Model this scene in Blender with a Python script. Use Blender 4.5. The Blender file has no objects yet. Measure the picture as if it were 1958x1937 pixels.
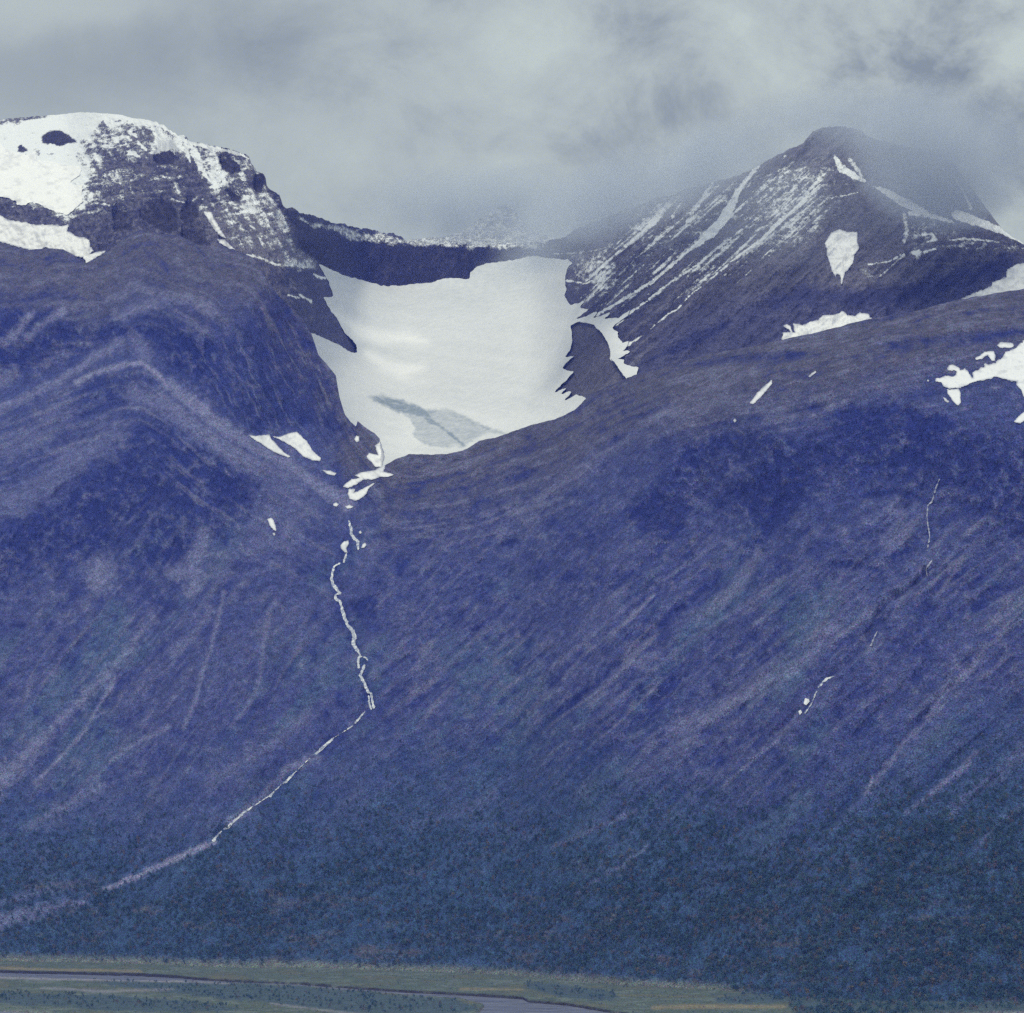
import bpy, math, random
import numpy as np

random.seed(7)
rng = np.random.default_rng(7)
SC = bpy.context.scene
COL = SC.collection

# ------------------------------------------------------------------ camera
IW, IH, FOC = 1958.0, 1937.0, 6000.0          # photograph size and focal length in its pixels
HCAM = 150.0
PITCH = math.atan((1650.0 - IH / 2) / FOC)
cam_data = bpy.data.cameras.new("camera")
cam_data.sensor_fit = 'HORIZONTAL'
cam_data.sensor_width = 36.0
cam_data.lens = 36.0 * FOC / IW
cam_data.clip_start = 1.0
cam_data.clip_end = 80000.0
cam = bpy.data.objects.new("camera", cam_data)
cam.location = (0, 0, HCAM)
cam.rotation_euler = (math.pi / 2 + PITCH, 0, 0)
COL.objects.link(cam)
SC.camera = cam

# ------------------------------------------------------------------ view, world, sun
SC.view_settings.view_transform = 'Standard'
SC.view_settings.look = 'None'
SC.view_settings.gamma = 1.0
SC.view_settings.use_curve_mapping = False
SC.view_settings.exposure = 0.0
SC.render.engine = 'CYCLES'
SC.cycles.use_denoising = False
SC.cycles.max_bounces = 5
SC.cycles.diffuse_bounces = 2
SC.cycles.glossy_bounces = 1
SC.cycles.transmission_bounces = 1
SC.cycles.volume_bounces = 2
SC.cycles.volume_step_rate = 1.0
SC.cycles.volume_max_steps = 64

SUN_EL, SUN_AZ = math.radians(46), math.radians(-163)     # azimuth from +Y towards +X
sun_dir = (math.sin(SUN_AZ) * math.cos(SUN_EL), math.cos(SUN_AZ) * math.cos(SUN_EL), math.sin(SUN_EL))

def nd(nt, t, **kw):
    n = nt.nodes.new(t)
    for k, v in kw.items():
        if k.startswith('i_'):
            key = k[2:]
            key = int(key) if key.isdigit() else key.replace('_', ' ')
            n.inputs[key].default_value = v
        else:
            setattr(n, k, v)
    return n

def math_node(nt, op, a, b=None, c=None, clamp=False):
    n = nt.nodes.new('ShaderNodeMath'); n.operation = op; n.use_clamp = clamp
    for i, v in enumerate((a, b, c)):
        if v is None: continue
        if isinstance(v, (int, float)): n.inputs[i].default_value = v
        else: nt.links.new(v, n.inputs[i])
    return n.outputs[0]

world = bpy.data.worlds.new("World")
SC.world = world
world.use_nodes = True
wn = world.node_tree
wn.nodes.clear()
w_out = nd(wn, 'ShaderNodeOutputWorld')
w_sky = nd(wn, 'ShaderNodeTexSky', sky_type='NISHITA', sun_disc=False)
w_sky.sun_elevation = SUN_EL
w_sky.sun_rotation = SUN_AZ
w_b1 = nd(wn, 'ShaderNodeBackground', i_Strength=0.08)
wn.links.new(w_sky.outputs[0], w_b1.inputs[0])
# the overcast deck: a fold of large soft patches over finer billows, by direction
w_tc = nd(wn, 'ShaderNodeTexCoord')
w_sep = nd(wn, 'ShaderNodeSeparateXYZ')
wn.links.new(w_tc.outputs['Generated'], w_sep.inputs[0])
w_ay = math_node(wn, 'ADD', math_node(wn, 'ABSOLUTE', w_sep.outputs[1]), 0.12)
w_px = math_node(wn, 'DIVIDE', w_sep.outputs[0], w_ay)
w_pz = math_node(wn, 'DIVIDE', w_sep.outputs[2], w_ay)

def dir_xz(u, v):
    x = (u - IW / 2) / FOC; y = (IH / 2 - v) / FOC
    dy = math.cos(PITCH) - y * math.sin(PITCH)
    dz = math.sin(PITCH) + y * math.cos(PITCH)
    n = math.sqrt(x * x + dy * dy + dz * dz)
    return x / n / (dy / n + 0.12), dz / n / (dy / n + 0.12)

w_cmb = nd(wn, 'ShaderNodeCombineXYZ')
wn.links.new(w_px, w_cmb.inputs[0]); wn.links.new(w_pz, w_cmb.inputs[1])
def w_noise(scale, detail, rough, rot=0.0, sx=1.0, sy=1.0, off=(0, 0, 0), dist=0.0):
    mp = nd(wn, 'ShaderNodeMapping')
    mp.inputs['Location'].default_value = off
    mp.inputs['Rotation'].default_value = (0, 0, rot)
    mp.inputs['Scale'].default_value = (sx, sy, 1)
    wn.links.new(w_cmb.outputs[0], mp.inputs[0])
    n = nd(wn, 'ShaderNodeTexNoise', i_Scale=scale, i_Detail=detail, i_Roughness=rough, i_Distortion=dist)
    wn.links.new(mp.outputs[0], n.inputs['Vector'])
    return n.outputs[0]
w_warp = w_noise(22, 5, 0.6, off=(3.1, 1.7, 0))
def w_blob(u, v, su, sv, ang, amp):
    """a soft patch of the deck in one direction of the sky"""
    cx, cz = dir_xz(u, v)
    k = 1.12 * FOC
    ca, sa = math.cos(math.radians(ang)), math.sin(math.radians(ang))
    wob = math_node(wn, 'MULTIPLY', math_node(wn, 'SUBTRACT', w_warp, 0.5), 170.0 / k)
    dx = math_node(wn, 'ADD', math_node(wn, 'SUBTRACT', w_px, cx), wob)
    dz = math_node(wn, 'SUBTRACT', math_node(wn, 'SUBTRACT', w_pz, cz), wob)
    a = math_node(wn, 'ADD', math_node(wn, 'MULTIPLY', dx, ca * k / su), math_node(wn, 'MULTIPLY', dz, sa * k / su))
    b = math_node(wn, 'SUBTRACT', math_node(wn, 'MULTIPLY', dz, ca * k / sv), math_node(wn, 'MULTIPLY', dx, sa * k / sv))
    r2 = math_node(wn, 'ADD', math_node(wn, 'MULTIPLY', a, a), math_node(wn, 'MULTIPLY', b, b))
    return math_node(wn, 'MULTIPLY', math_node(wn, 'EXPONENT', math_node(wn, 'MULTIPLY', r2, -1.0)), amp * 1.35)
SKY_BLOBS = [
    (1800, 90, 130, 90, 25, -0.24), (1950, 260, 120, 90, 20, -0.20), (1560, 60, 120, 60, 30, -0.08), (1880, 20, 120, 30, 35, -0.08), (1270, 60, 60, 90, 60, -0.07), (1150, 40, 25, 40, 40, -0.07),
    (1240, 230, 190, 50, 28, -0.12), (200, 120, 480, 100, 8, -0.11), (500, 180, 200, 60, 15, -0.05),
    (980, 60, 130, 120, 0, 0.10), (1430, 110, 150, 90, 0, 0.10), (1620, 60, 120, 60, 0, 0.06), (1960, 100, 80, 60, 30, 0.12), (1850, 290, 70, 60, 0, 0.09),
    (60, 20, 200, 60, 10, 0.08), (700, 330, 300, 120, -10, 0.03), (1010, 360, 260, 90, 10, 0.0),
]
w_val = math_node(wn, 'ADD', 0.0, 0.0)
for b in SKY_BLOBS:
    if b[5]: w_val = math_node(wn, 'ADD', w_val, w_blob(*b))
w_n1 = w_noise(5.0, 6, 0.55, rot=0.5, sx=0.8, sy=1.6)
w_n2 = w_noise(28.0, 9, 0.66, rot=0.6, sx=0.95, sy=1.15, off=(9, 2, 0), dist=0.25)
w_val = math_node(wn, 'ADD', w_val, math_node(wn, 'MULTIPLY', math_node(wn, 'SUBTRACT', w_n1, 0.5), 0.22))
w_right = math_node(wn, 'MULTIPLY_ADD', w_px, 3.0, 0.45, clamp=True)    # the billowing part of the deck drifts to the right
w_val = math_node(wn, 'ADD', w_val, math_node(wn, 'MULTIPLY', math_node(wn, 'MULTIPLY', math_node(wn, 'SUBTRACT', w_n2, 0.5), 1.9), w_right))
w_val = math_node(wn, 'ADD', w_val, 0.51, clamp=True)
w_ramp = nd(wn, 'ShaderNodeValToRGB')
cr = w_ramp.color_ramp
cr.elements[0].position = 0.22; cr.elements[0].color = (0.240, 0.285, 0.340, 1)
cr.elements[1].position = 0.74; cr.elements[1].color = (0.530, 0.605, 0.640, 1)
e = cr.elements.new(0.5); e.color = (0.430, 0.490, 0.538, 1)
wn.links.new(w_val, w_ramp.inputs[0])
w_b2 = nd(wn, 'ShaderNodeBackground', i_Strength=1.0)
wn.links.new(w_ramp.outputs[0], w_b2.inputs[0])
w_mix = nd(wn, 'ShaderNodeMixShader', i_Fac=0.97)
wn.links.new(w_b1.outputs[0], w_mix.inputs[1]); wn.links.new(w_b2.outputs[0], w_mix.inputs[2])
wn.links.new(w_mix.outputs[0], w_out.inputs[0])

sun_data = bpy.data.lights.new("sun", 'SUN')
sun_data.energy = 1.95
sun_data.angle = math.radians(14)
sun_data.color = (1.0, 0.96, 0.90)
sun = bpy.data.objects.new("sun", sun_data)
from mathutils import Vector
sun.rotation_euler = Vector(sun_dir).to_track_quat('Z', 'Y').to_euler()
sun.location = (-2000, 0, 4000)
COL.objects.link(sun)

# ------------------------------------------------------------------ where a pixel of the photograph lies
def pt(ox, oy, s):
    return lambda pts: [(ox + x * s, oy + y * s) for x, y in pts]
cF = pt(0, 0, 1.01346); cA = pt(0, 150, .36232); cB = pt(500, 350, .36232); cC = pt(1050, 200, .47)
cD = pt(0, 550, .36232); cE = pt(400, 850, .31397); cG = pt(0, 1650, .5176); cH = pt(958, 1650, .5176)
cI = pt(1358, 850, .3924); cJ = pt(0, 200, .18315); cK = pt(300, 250, .20931); cL = pt(1050, 250, .23548)
cM = pt(1450, 200, .26294); cN = pt(1658, 550, .15699); cO = pt(600, 700, .34014); cP = pt(0, 1100, .3663)

def ray(u, v):
    x = (u - IW / 2) / FOC; y = (IH / 2 - v) / FOC
    dy = math.cos(PITCH) - y * math.sin(PITCH); dz = math.sin(PITCH) + y * math.cos(PITCH)
    return x / dy, dz / dy                      # per metre of Y
def world_pts(u, v, Y):
    a, t = ray(u, v)
    return np.stack([a * Y, Y + 0 * a, HCAM + t * Y], axis=-1)
def ground_Y(v, z=0.0):
    _, t = ray(0 * np.asarray(v, float), np.asarray(v, float))
    return (z - HCAM) / np.minimum(t, -0.004)

# ------------------------------------------------------------------ numpy noise and soft shapes
def _hash(ix, iy, seed):
    h = (ix.astype(np.int64) * 374761393 + iy.astype(np.int64) * 668265263 + seed * 974711) & 0xffffffff
    h = ((h ^ (h >> 13)) * 1274126177) & 0xffffffff
    h = h ^ (h >> 16)
    return (h & 0xffffff).astype(np.float64) / 0xffffff
def vnoise(x, y, seed=0):
    ix = np.floor(x); iy = np.floor(y); fx = x - ix; fy = y - iy
    fx = fx * fx * fx * (fx * (fx * 6 - 15) + 10); fy = fy * fy * fy * (fy * (fy * 6 - 15) + 10)
    a = _hash(ix, iy, seed); b = _hash(ix + 1, iy, seed); c = _hash(ix, iy + 1, seed); d = _hash(ix + 1, iy + 1, seed)
    return (a * (1 - fx) + b * fx) * (1 - fy) + (c * (1 - fx) + d * fx) * fy
def fbm(x, y, seed=0, octv=4, gain=0.5):
    s = 0; a = 1; n = 0
    for o in range(octv):
        s = s + a * (vnoise(x + 17.3 * o, y - 9.1 * o, seed + o) * 2 - 1); n += a
        a *= gain; x = x * 2.03; y = y * 2.03
    return s / n
def rot_noise(u, v, ang, la, lb, seed=0, octv=4, gain=0.5, ridged=False):
    """noise stretched la pixels along a direction ang degrees above the horizontal (pointing right) and lb across it"""
    c, s = math.cos(math.radians(ang)), math.sin(math.radians(ang))
    p = (u * c - v * s) / la; q = (u * s + v * c) / lb
    n = fbm(p, q, seed, octv, gain)
    return 1 - 2 * np.abs(n) * 1.6 if ridged else n
def sst(x, a, b):
    t = np.clip((x - a) / (b - a), 0, 1); return t * t * (3 - 2 * t)
def poly_sdf(U, V, poly):
    P = np.asarray(poly, float); Q = np.roll(P, -1, axis=0)
    d2 = np.full(U.shape, 1e18); ins = np.zeros(U.shape, bool)
    for (x0, y0), (x1, y1) in zip(P, Q):
        ex, ey = x1 - x0, y1 - y0; L = ex * ex + ey * ey + 1e-9
        t = np.clip(((U - x0) * ex + (V - y0) * ey) / L, 0, 1)
        d2 = np.minimum(d2, (U - x0 - t * ex) ** 2 + (V - y0 - t * ey) ** 2)
        if y0 != y1:
            c = ((y0 > V) != (y1 > V)) & (U < (x1 - x0) * (V - y0) / (y1 - y0) + x0)
            ins ^= c
    d = np.sqrt(d2)
    return np.where(ins, -d, d)
def line_sdf(U, V, pts, widths):
    if isinstance(widths, (int, float)): widths = [widths] * len(pts)
    if len(widths) != len(pts): widths = list(np.interp(np.linspace(0, 1, len(pts)), np.linspace(0, 1, len(widths)), widths))
    best = np.full(U.shape, 1e9)
    for i in range(len(pts) - 1):
        (x0, y0), (x1, y1) = pts[i], pts[i + 1]
        ex, ey = x1 - x0, y1 - y0; L = ex * ex + ey * ey + 1e-9
        t = np.clip(((U - x0) * ex + (V - y0) * ey) / L, 0, 1)
        w = (widths[i] * (1 - t) + widths[i + 1] * t) / 2
        best = np.minimum(best, np.hypot(U - x0 - t * ex, V - y0 - t * ey) - w)
    return best
def _box(U, V, pts, m):
    P = np.asarray(pts, float)
    return (U > P[:, 0].min() - m) & (U < P[:, 0].max() + m) & (V > P[:, 1].min() - m) & (V < P[:, 1].max() + m)
def soft_poly(U, V, poly, feather, ragged=0.0, seed=3, rl=14.0):
    out = np.zeros(U.shape); b = _box(U, V, poly, feather + ragged * 2 + 2)
    if b.any():
        u, v = U[b], V[b]; d = poly_sdf(u, v, poly)
        if ragged: d = d + ragged * fbm(u / rl, v / rl, seed, 4, 0.65) * 1.5
        out[b] = 1 - sst(d, -feather / 2, feather / 2)
    return out
def soft_line(U, V, pts, widths, feather, ragged=0.0, seed=5, rl=10.0):
    mw = widths if isinstance(widths, (int, float)) else max(widths)
    out = np.zeros(U.shape); b = _box(U, V, pts, feather + mw + ragged * 2 + 2)
    if b.any():
        u, v = U[b], V[b]; d = line_sdf(u, v, pts, widths)
        if ragged: d = d + ragged * fbm(u / rl, v / rl, seed, 4, 0.65) * 1.5
        out[b] = 1 - sst(d, -feather / 2, feather / 2)
    return out

# ------------------------------------------------------------------ mesh helpers
def grid_faces(nr, nc):
    idx = np.arange(nr * nc).reshape(nr, nc)
    return np.stack([idx[:-1, :-1], idx[1:, :-1], idx[1:, 1:], idx[:-1, 1:]], axis=-1).reshape(-1, 4)
def mesh_from(name, verts, quads=None, tris=None, attrs=None, mats=(), smooth=True, mat_idx=None):
    me = bpy.data.meshes.new(name)
    verts = np.asarray(verts, np.float32).reshape(-1, 3)
    q = np.zeros((0, 4), np.int32) if quads is None else np.asarray(quads, np.int32).reshape(-1, 4)
    t = np.zeros((0, 3), np.int32) if tris is None else np.asarray(tris, np.int32).reshape(-1, 3)
    me.vertices.add(len(verts)); me.vertices.foreach_set('co', verts.ravel())
    nl = q.size + t.size
    me.loops.add(nl); me.loops.foreach_set('vertex_index', np.concatenate([q.ravel(), t.ravel()]).astype(np.int32))
    me.polygons.add(len(q) + len(t))
    me.polygons.foreach_set('loop_start', np.concatenate([np.arange(len(q)) * 4, q.size + np.arange(len(t)) * 3]).astype(np.int32))
    me.polygons.foreach_set('use_smooth', np.full(len(q) + len(t), smooth))
    if mat_idx is not None: me.polygons.foreach_set('material_index', np.asarray(mat_idx, np.int32))
    me.update(calc_edges=True)
    for k, a in (attrs or {}).items():
        a = np.asarray(a, np.float32)
        if a.ndim == 2 and a.shape[1] == 3: a = np.concatenate([a, np.ones((len(a), 1), np.float32)], axis=1)
        at = me.attributes.new(k, 'FLOAT_COLOR' if a.ndim == 2 else 'FLOAT', 'POINT')
        at.data.foreach_set('color' if a.ndim == 2 else 'value', a.ravel())
    for m in mats: me.materials.append(m)
    return me
def add(name, me, kind=None, label=None, cat=None, group=None, parent=None):
    o = bpy.data.objects.new(name, me); COL.objects.link(o)
    if kind: o['kind'] = kind
    if label: o['label'] = label
    if cat: o['category'] = cat
    if group: o['group'] = group
    if parent: o.parent = parent
    return o

# ------------------------------------------------------------------ materials
def base_mat(name, rough=0.95):
    m = bpy.data.materials.new(name); m.use_nodes = True
    nt = m.node_tree; nt.nodes.clear()
    out = nd(nt, 'ShaderNodeOutputMaterial')
    bs = nd(nt, 'ShaderNodeBsdfPrincipled', i_Roughness=rough)
    bs.inputs['Specular IOR Level'].default_value = 0.15
    nt.links.new(bs.outputs[0], out.inputs[0])
    return m, nt, bs
def noise_node(nt, scale, detail=4, rough=0.6, vec=None, dist=0.0):
    n = nd(nt, 'ShaderNodeTexNoise', i_Scale=scale, i_Detail=detail, i_Roughness=rough, i_Distortion=dist)
    if vec is not None: nt.links.new(vec, n.inputs['Vector'])
    return n
def mixc(nt, fac, a, b, blend='MIX'):
    n = nd(nt, 'ShaderNodeMix', data_type='RGBA', blend_type=blend)
    for i, v in ((0, fac), (6, a), (7, b)):
        if isinstance(v, (int, float)): n.inputs[i].default_value = v
        elif isinstance(v, tuple): n.inputs[i].default_value = v
        else: nt.links.new(v, n.inputs[i])
    return n.outputs[2]

def terrain_mat(name, grain=0.6, chroma=0.25, bump=1.0):
    m, nt, bs = base_mat(name)
    at = nd(nt, 'ShaderNodeAttribute', attribute_name='tint')
    sn = nd(nt, 'ShaderNodeAttribute', attribute_name='snow')
    tc = nd(nt, 'ShaderNodeTexCoord')
    pos = tc.outputs['Object']
    n1 = noise_node(nt, 0.50, 2, 0.8, pos)         # stones, tufts and bushes, a few metres each
    n2 = noise_node(nt, 0.06, 5, 0.75, pos)
    n3 = noise_node(nt, 0.55, 1, 0.8, pos)
    f1 = math_node(nt, 'MULTIPLY_ADD', math_node(nt, 'SUBTRACT', n1.outputs[0], 0.5), 6.0 * grain, 1.0)
    f2 = math_node(nt, 'MULTIPLY_ADD', math_node(nt, 'SUBTRACT', n2.outputs[0], 0.5), 2.4 * grain, 1.0)
    f = math_node(nt, 'MAXIMUM', math_node(nt, 'MULTIPLY', f1, f2), 0.12)
    sc = nd(nt, 'ShaderNodeVectorMath', operation='SCALE')
    nt.links.new(at.outputs['Color'], sc.inputs[0]); nt.links.new(f, sc.inputs['Scale'])
    ch = nd(nt, 'ShaderNodeVectorMath', operation='MULTIPLY_ADD')
    nt.links.new(n3.outputs['Color'], ch.inputs[0])
    ch.inputs[1].default_value = (3.4 * chroma, 3.4 * chroma, 1.8 * chroma)
    ch.inputs[2].default_value = (1 - 1.7 * chroma, 1 - 1.7 * chroma, 1 - 0.9 * chroma)
    mu = nd(nt, 'ShaderNodeVectorMath', operation='MULTIPLY')
    nt.links.new(sc.outputs[0], mu.inputs[0]); nt.links.new(ch.outputs[0], mu.inputs[1])
    # snow lying on the rock, where the attribute says there is some, broken up by fine noise
    n4 = noise_node(nt, 0.07, 4, 0.7, pos); n5 = noise_node(nt, 0.26, 3, 0.7, pos)
    s = math_node(nt, 'ADD', sn.outputs['Fac'], math_node(nt, 'MULTIPLY', math_node(nt, 'SUBTRACT', n4.outputs[0], 0.5), 0.9))
    s = math_node(nt, 'ADD', s, math_node(nt, 'MULTIPLY', math_node(nt, 'SUBTRACT', n5.outputs[0], 0.5), 1.1))
    mr = nd(nt, 'ShaderNodeMapRange', interpolation_type='SMOOTHSTEP', i_1=0.33, i_2=0.72)
    nt.links.new(s, mr.inputs[0])
    gate = math_node(nt, 'MULTIPLY', mr.outputs[0], math_node(nt, 'GREATER_THAN', sn.outputs['Fac'], 0.02))
    colr = mixc(nt, gate, mu.outputs[0], (0.80, 0.84, 0.90, 1))
    nt.links.new(colr, bs.inputs['Base Color'])
    bp = nd(nt, 'ShaderNodeBump', i_Strength=0.55 * bump, i_Distance=6.0)
    hs = math_node(nt, 'ADD', math_node(nt, 'MULTIPLY', n2.outputs[0], 1.6), math_node(nt, 'MULTIPLY', n1.outputs[0], 0.5))
    nt.links.new(math_node(nt, 'MULTIPLY', hs, math_node(nt, 'SUBTRACT', 1.0, math_node(nt, 'MULTIPLY', gate, 0.8))), bp.inputs['Height'])
    nt.links.new(bp.outputs[0], bs.inputs['Normal'])
    return m

def snow_mat(name, tint=(0.88, 0.90, 0.94), dirt=True, soil=(0.25, 0.31, 0.37, 1)):
    m, nt, bs = base_mat(name, 0.8)
    tc = nd(nt, 'ShaderNodeTexCoord'); pos = tc.outputs['Object']
    n1 = noise_node(nt, 0.02, 5, 0.6, pos); n2 = noise_node(nt, 0.25, 2, 0.6, pos)
    v = math_node(nt, 'ADD', math_node(nt, 'MULTIPLY_ADD', math_node(nt, 'SUBTRACT', n1.outputs[0], 0.5), 0.10, 1.0),
                  math_node(nt, 'MULTIPLY', math_node(nt, 'SUBTRACT', n2.outputs[0], 0.5), 0.14))
    sc = nd(nt, 'ShaderNodeVectorMath', operation='SCALE'); sc.inputs[0].default_value = tint
    nt.links.new(v, sc.inputs['Scale'])
    c = sc.outputs[0]
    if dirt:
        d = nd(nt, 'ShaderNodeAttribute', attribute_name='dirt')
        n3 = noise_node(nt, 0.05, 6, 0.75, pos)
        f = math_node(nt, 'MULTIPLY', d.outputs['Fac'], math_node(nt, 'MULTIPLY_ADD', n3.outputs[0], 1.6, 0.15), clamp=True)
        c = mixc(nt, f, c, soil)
    nt.links.new(c, bs.inputs['Base Color'])
    bp = nd(nt, 'ShaderNodeBump', i_Strength=0.25, i_Distance=2.0)
    nt.links.new(n1.outputs[0], bp.inputs['Height']); nt.links.new(bp.outputs[0], bs.inputs['Normal'])
    return m

M_SLOPE = terrain_mat('heath_and_rock', 0.92, 0.80, 1.0)
M_CLIFF = terrain_mat('bare_rock', 0.80, 0.22, 1.5)
M_FLOOR = terrain_mat('river_meadow', 0.85, 0.6, 0.5)
M_SNOW = snow_mat('snow', soil=(0.26, 0.28, 0.36, 1))
M_ICE = snow_mat('glacier_snow', (0.86, 0.88, 0.92))

# ------------------------------------------------------------------ outlines traced on the photograph
U0, U1 = -160.0, 2118.0
crest_front = (cA([(-500, 845), (0, 862), (60, 885), (150, 905), (250, 893), (330, 902), (400, 940), (450, 976), (520, 945), (600, 890), (680, 822), (740, 800),
                   (850, 820), (950, 832), (1050, 880), (1150, 885), (1240, 907), (1300, 930), (1340, 950), (1380, 1020), (1420, 1085), (1500, 1180), (1560, 1230), (1600, 1270), (1628, 1320)])
               + cB([(262, 790), (300, 905), (345, 955), (392, 1015), (412, 1130), (440, 1220), (470, 1262), (500, 1288), (506, 1255), (530, 1275), (560, 1298), (600, 1325), (626, 1350),
                     (634, 1500), (700, 1462), (780, 1431), (900, 1434), (1000, 1426), (1060, 1414), (1110, 1386), (1150, 1360), (1230, 1346), (1300, 1320), (1420, 1278), (1550, 1245), (1650, 1200)])
               + cC([(160, 1185), (230, 1150), (330, 1108), (420, 1078), (500, 1052), (600, 1030), (700, 1005), (850, 980), (940, 958), (1100, 925), (1250, 885),
                     (1315, 868), (1450, 850), (1580, 815), (1700, 787), (1850, 762), (1932, 750), (2400, 700)]))
crest_back = (cJ([(-900, 230), (-300, 170), (0, 160), (150, 140), (350, 125), (520, 112), (700, 95), (830, 80), (1000, 84), (1150, 95), (1280, 108), (1380, 142), (1500, 150), (1620, 180), (1700, 215), (1800, 275), (1900, 325)])
              + cK([(200, 45), (270, 65), (290, 95), (420, 120), (550, 150), (680, 175), (780, 210), (840, 235), (870, 310), (915, 370), (970, 380), (992, 420), (1000, 500), (1060, 545), (1120, 590), (1150, 680),
                    (1200, 705), (1245, 690), (1300, 740), (1400, 770), (1500, 790), (1600, 840), (1700, 850), (1800, 880), (1911, 890)])
              + cB([(560, 240), (640, 262), (700, 266), (780, 305), (900, 325), (1050, 322), (1180, 332), (1300, 322), (1420, 318), (1500, 308), (1600, 285)])
              + cC([(110, 505), (200, 470), (300, 430), (380, 405), (440, 378), (500, 368), (560, 340), (640, 322), (700, 308), (780, 285), (830, 262), (880, 230), (960, 190), (1030, 162), (1060, 122), (1090, 100), (1120, 92),
                    (1200, 90), (1260, 102), (1320, 140), (1400, 160), (1500, 180), (1580, 195), (1640, 230), (1690, 300), (1740, 370), (1800, 450), (1850, 518), (1932, 565), (2200, 700)]))
crest_front = np.array(sorted(crest_front)); crest_back = np.array(sorted(crest_back))

us = np.arange(U0, U1 + 1, 2.0)
cf = np.interp(us, crest_front[:, 0], crest_front[:, 1])
cb = np.interp(us, crest_back[:, 0], crest_back[:, 1])
cf = cf + fbm(us / 14.0, us * 0, 11, 4, 0.6) * 1.6
rugged = sst(us, 250, 340) * 1.0 + 0.35
cb = cb + fbm(us / 9.0, us * 0, 12, 4, 0.7) * 3.4 * rugged * np.where(us > 1050, 0.7, 1.0)

base_line = cG([(-400, 372), (0, 368), (300, 372), (560, 378), (800, 392), (1000, 392), (1300, 398), (1932, 420)]) + cH([(100, 430), (400, 455), (760, 472), (1060, 500), (1400, 515), (1932, 520), (2400, 515)])
base_line = np.array(sorted(base_line))
vb = np.interp(us, base_line[:, 0], base_line[:, 1]) - 2
vb_edge = 3.2 * fbm(us / 46.0, us * 0, 14, 4, 0.6) - 1
vb = np.convolve(np.pad(vb, (60, 60), mode='edge'), np.hanning(121) / np.hanning(121).sum(), mode='valid') + vb_edge

# ------------------------------------------------------------------ front mountainside
def integrate(U, V, s, Ystart):
    """walk up each column (row 0 = bottom): the ground rises s metres per metre of depth"""
    _, T = ray(U, V)
    Y = np.empty_like(U); Y[0] = Ystart
    for k in range(1, U.shape[0]):
        dt = T[k] - T[k - 1]
        den = np.maximum(0.5 * (s[k] + s[k - 1]) - 0.5 * (T[k] + T[k - 1]), 0.07)
        Y[k] = Y[k - 1] * (1 + dt / den)
    return Y

def blur2(A, nu, nv):
    for n, ax in ((nu, 1), (nv, 0)):
        if n < 3: continue
        k = np.hanning(n + 2)[1:-1]; k /= k.sum(); p = n // 2
        pad = [(0, 0), (0, 0)]; pad[ax] = (p, p)
        B = np.pad(A, pad, mode='edge'); out = np.zeros_like(A)
        L = A.shape[ax]
        for i in range(n):
            out += k[i] * (B[:, i:i + L] if ax == 1 else B[i:i + L])
        A = out
    return A
def smooth1(a, n):
    k = np.hanning(n); k /= k.sum(); p = n // 2
    return np.convolve(np.pad(a, (p, p), mode='edge'), k, mode='valid')
def canvas_depth(sfun, vstart, vtop, Ystart, nu, nv, step=4.0):
    """depth on a plain grid of directions, walked upward from a start line, then softened; returned as a lookup"""
    uu = np.arange(U0, U1 + 1, step * 2); vs_ = np.interp(uu, us, vstart); ys_ = np.interp(uu, us, Ystart)
    vtop_ = float(vtop); rows = np.arange(0, int((vs_.max() - vtop_) / step) + 2)
    V = vs_[None, :] - rows[:, None] * step; U = np.repeat(uu[None], len(rows), 0)
    sl = sfun(U, V); _, T = ray(U, V); sl = np.maximum(sl, T + 0.15)
    Y = integrate(U, V, sl, ys_); Y = blur2(Y, nu, nv)
    def look(u, v):
        x = np.clip((u - U0) / (step * 2), 0, len(uu) - 1.001); i = x.astype(int); fx = x - i
        r = 0
        for j, w in ((i, 1 - fx), (i + 1, fx)):
            q = np.clip((vs_[j] - v) / step, 0, len(rows) - 1.001); k = q.astype(int); fq = q - k
            r = r + w * (Y[k, j] * (1 - fq) + Y[k + 1, j] * fq)
        return r
    return look
def smooth_cols(A, n):
    k = np.hanning(n); k /= k.sum(); p = n // 2
    B = np.pad(A, ((0, 0), (p, p)), mode='edge')
    return np.stack([np.convolve(r, k, mode='valid') for r in B])

NF = 560
kk = (np.arange(NF) / (NF - 1.0))[:, None]
UF = np.repeat(us[None, :], NF, 0)
_mx = np.maximum.reduce([np.roll(cf, k) for k in range(-24, 25, 2)])
v_mid = np.maximum(smooth1(_mx, 41) + 14, cf + 4)
KNEE = NF - 60; _r = np.arange(NF)[:, None]
k1 = np.clip(_r / KNEE, 0, 1); k2 = np.clip((_r - KNEE) / (NF - 1.0 - KNEE), 0, 1)
VF = vb[None, :] * (1 - k1) + v_mid[None, :] * k1
VF = VF * (1 - k2) + cf[None, :] * k2                     # row 0 bottom, last row crest

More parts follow.
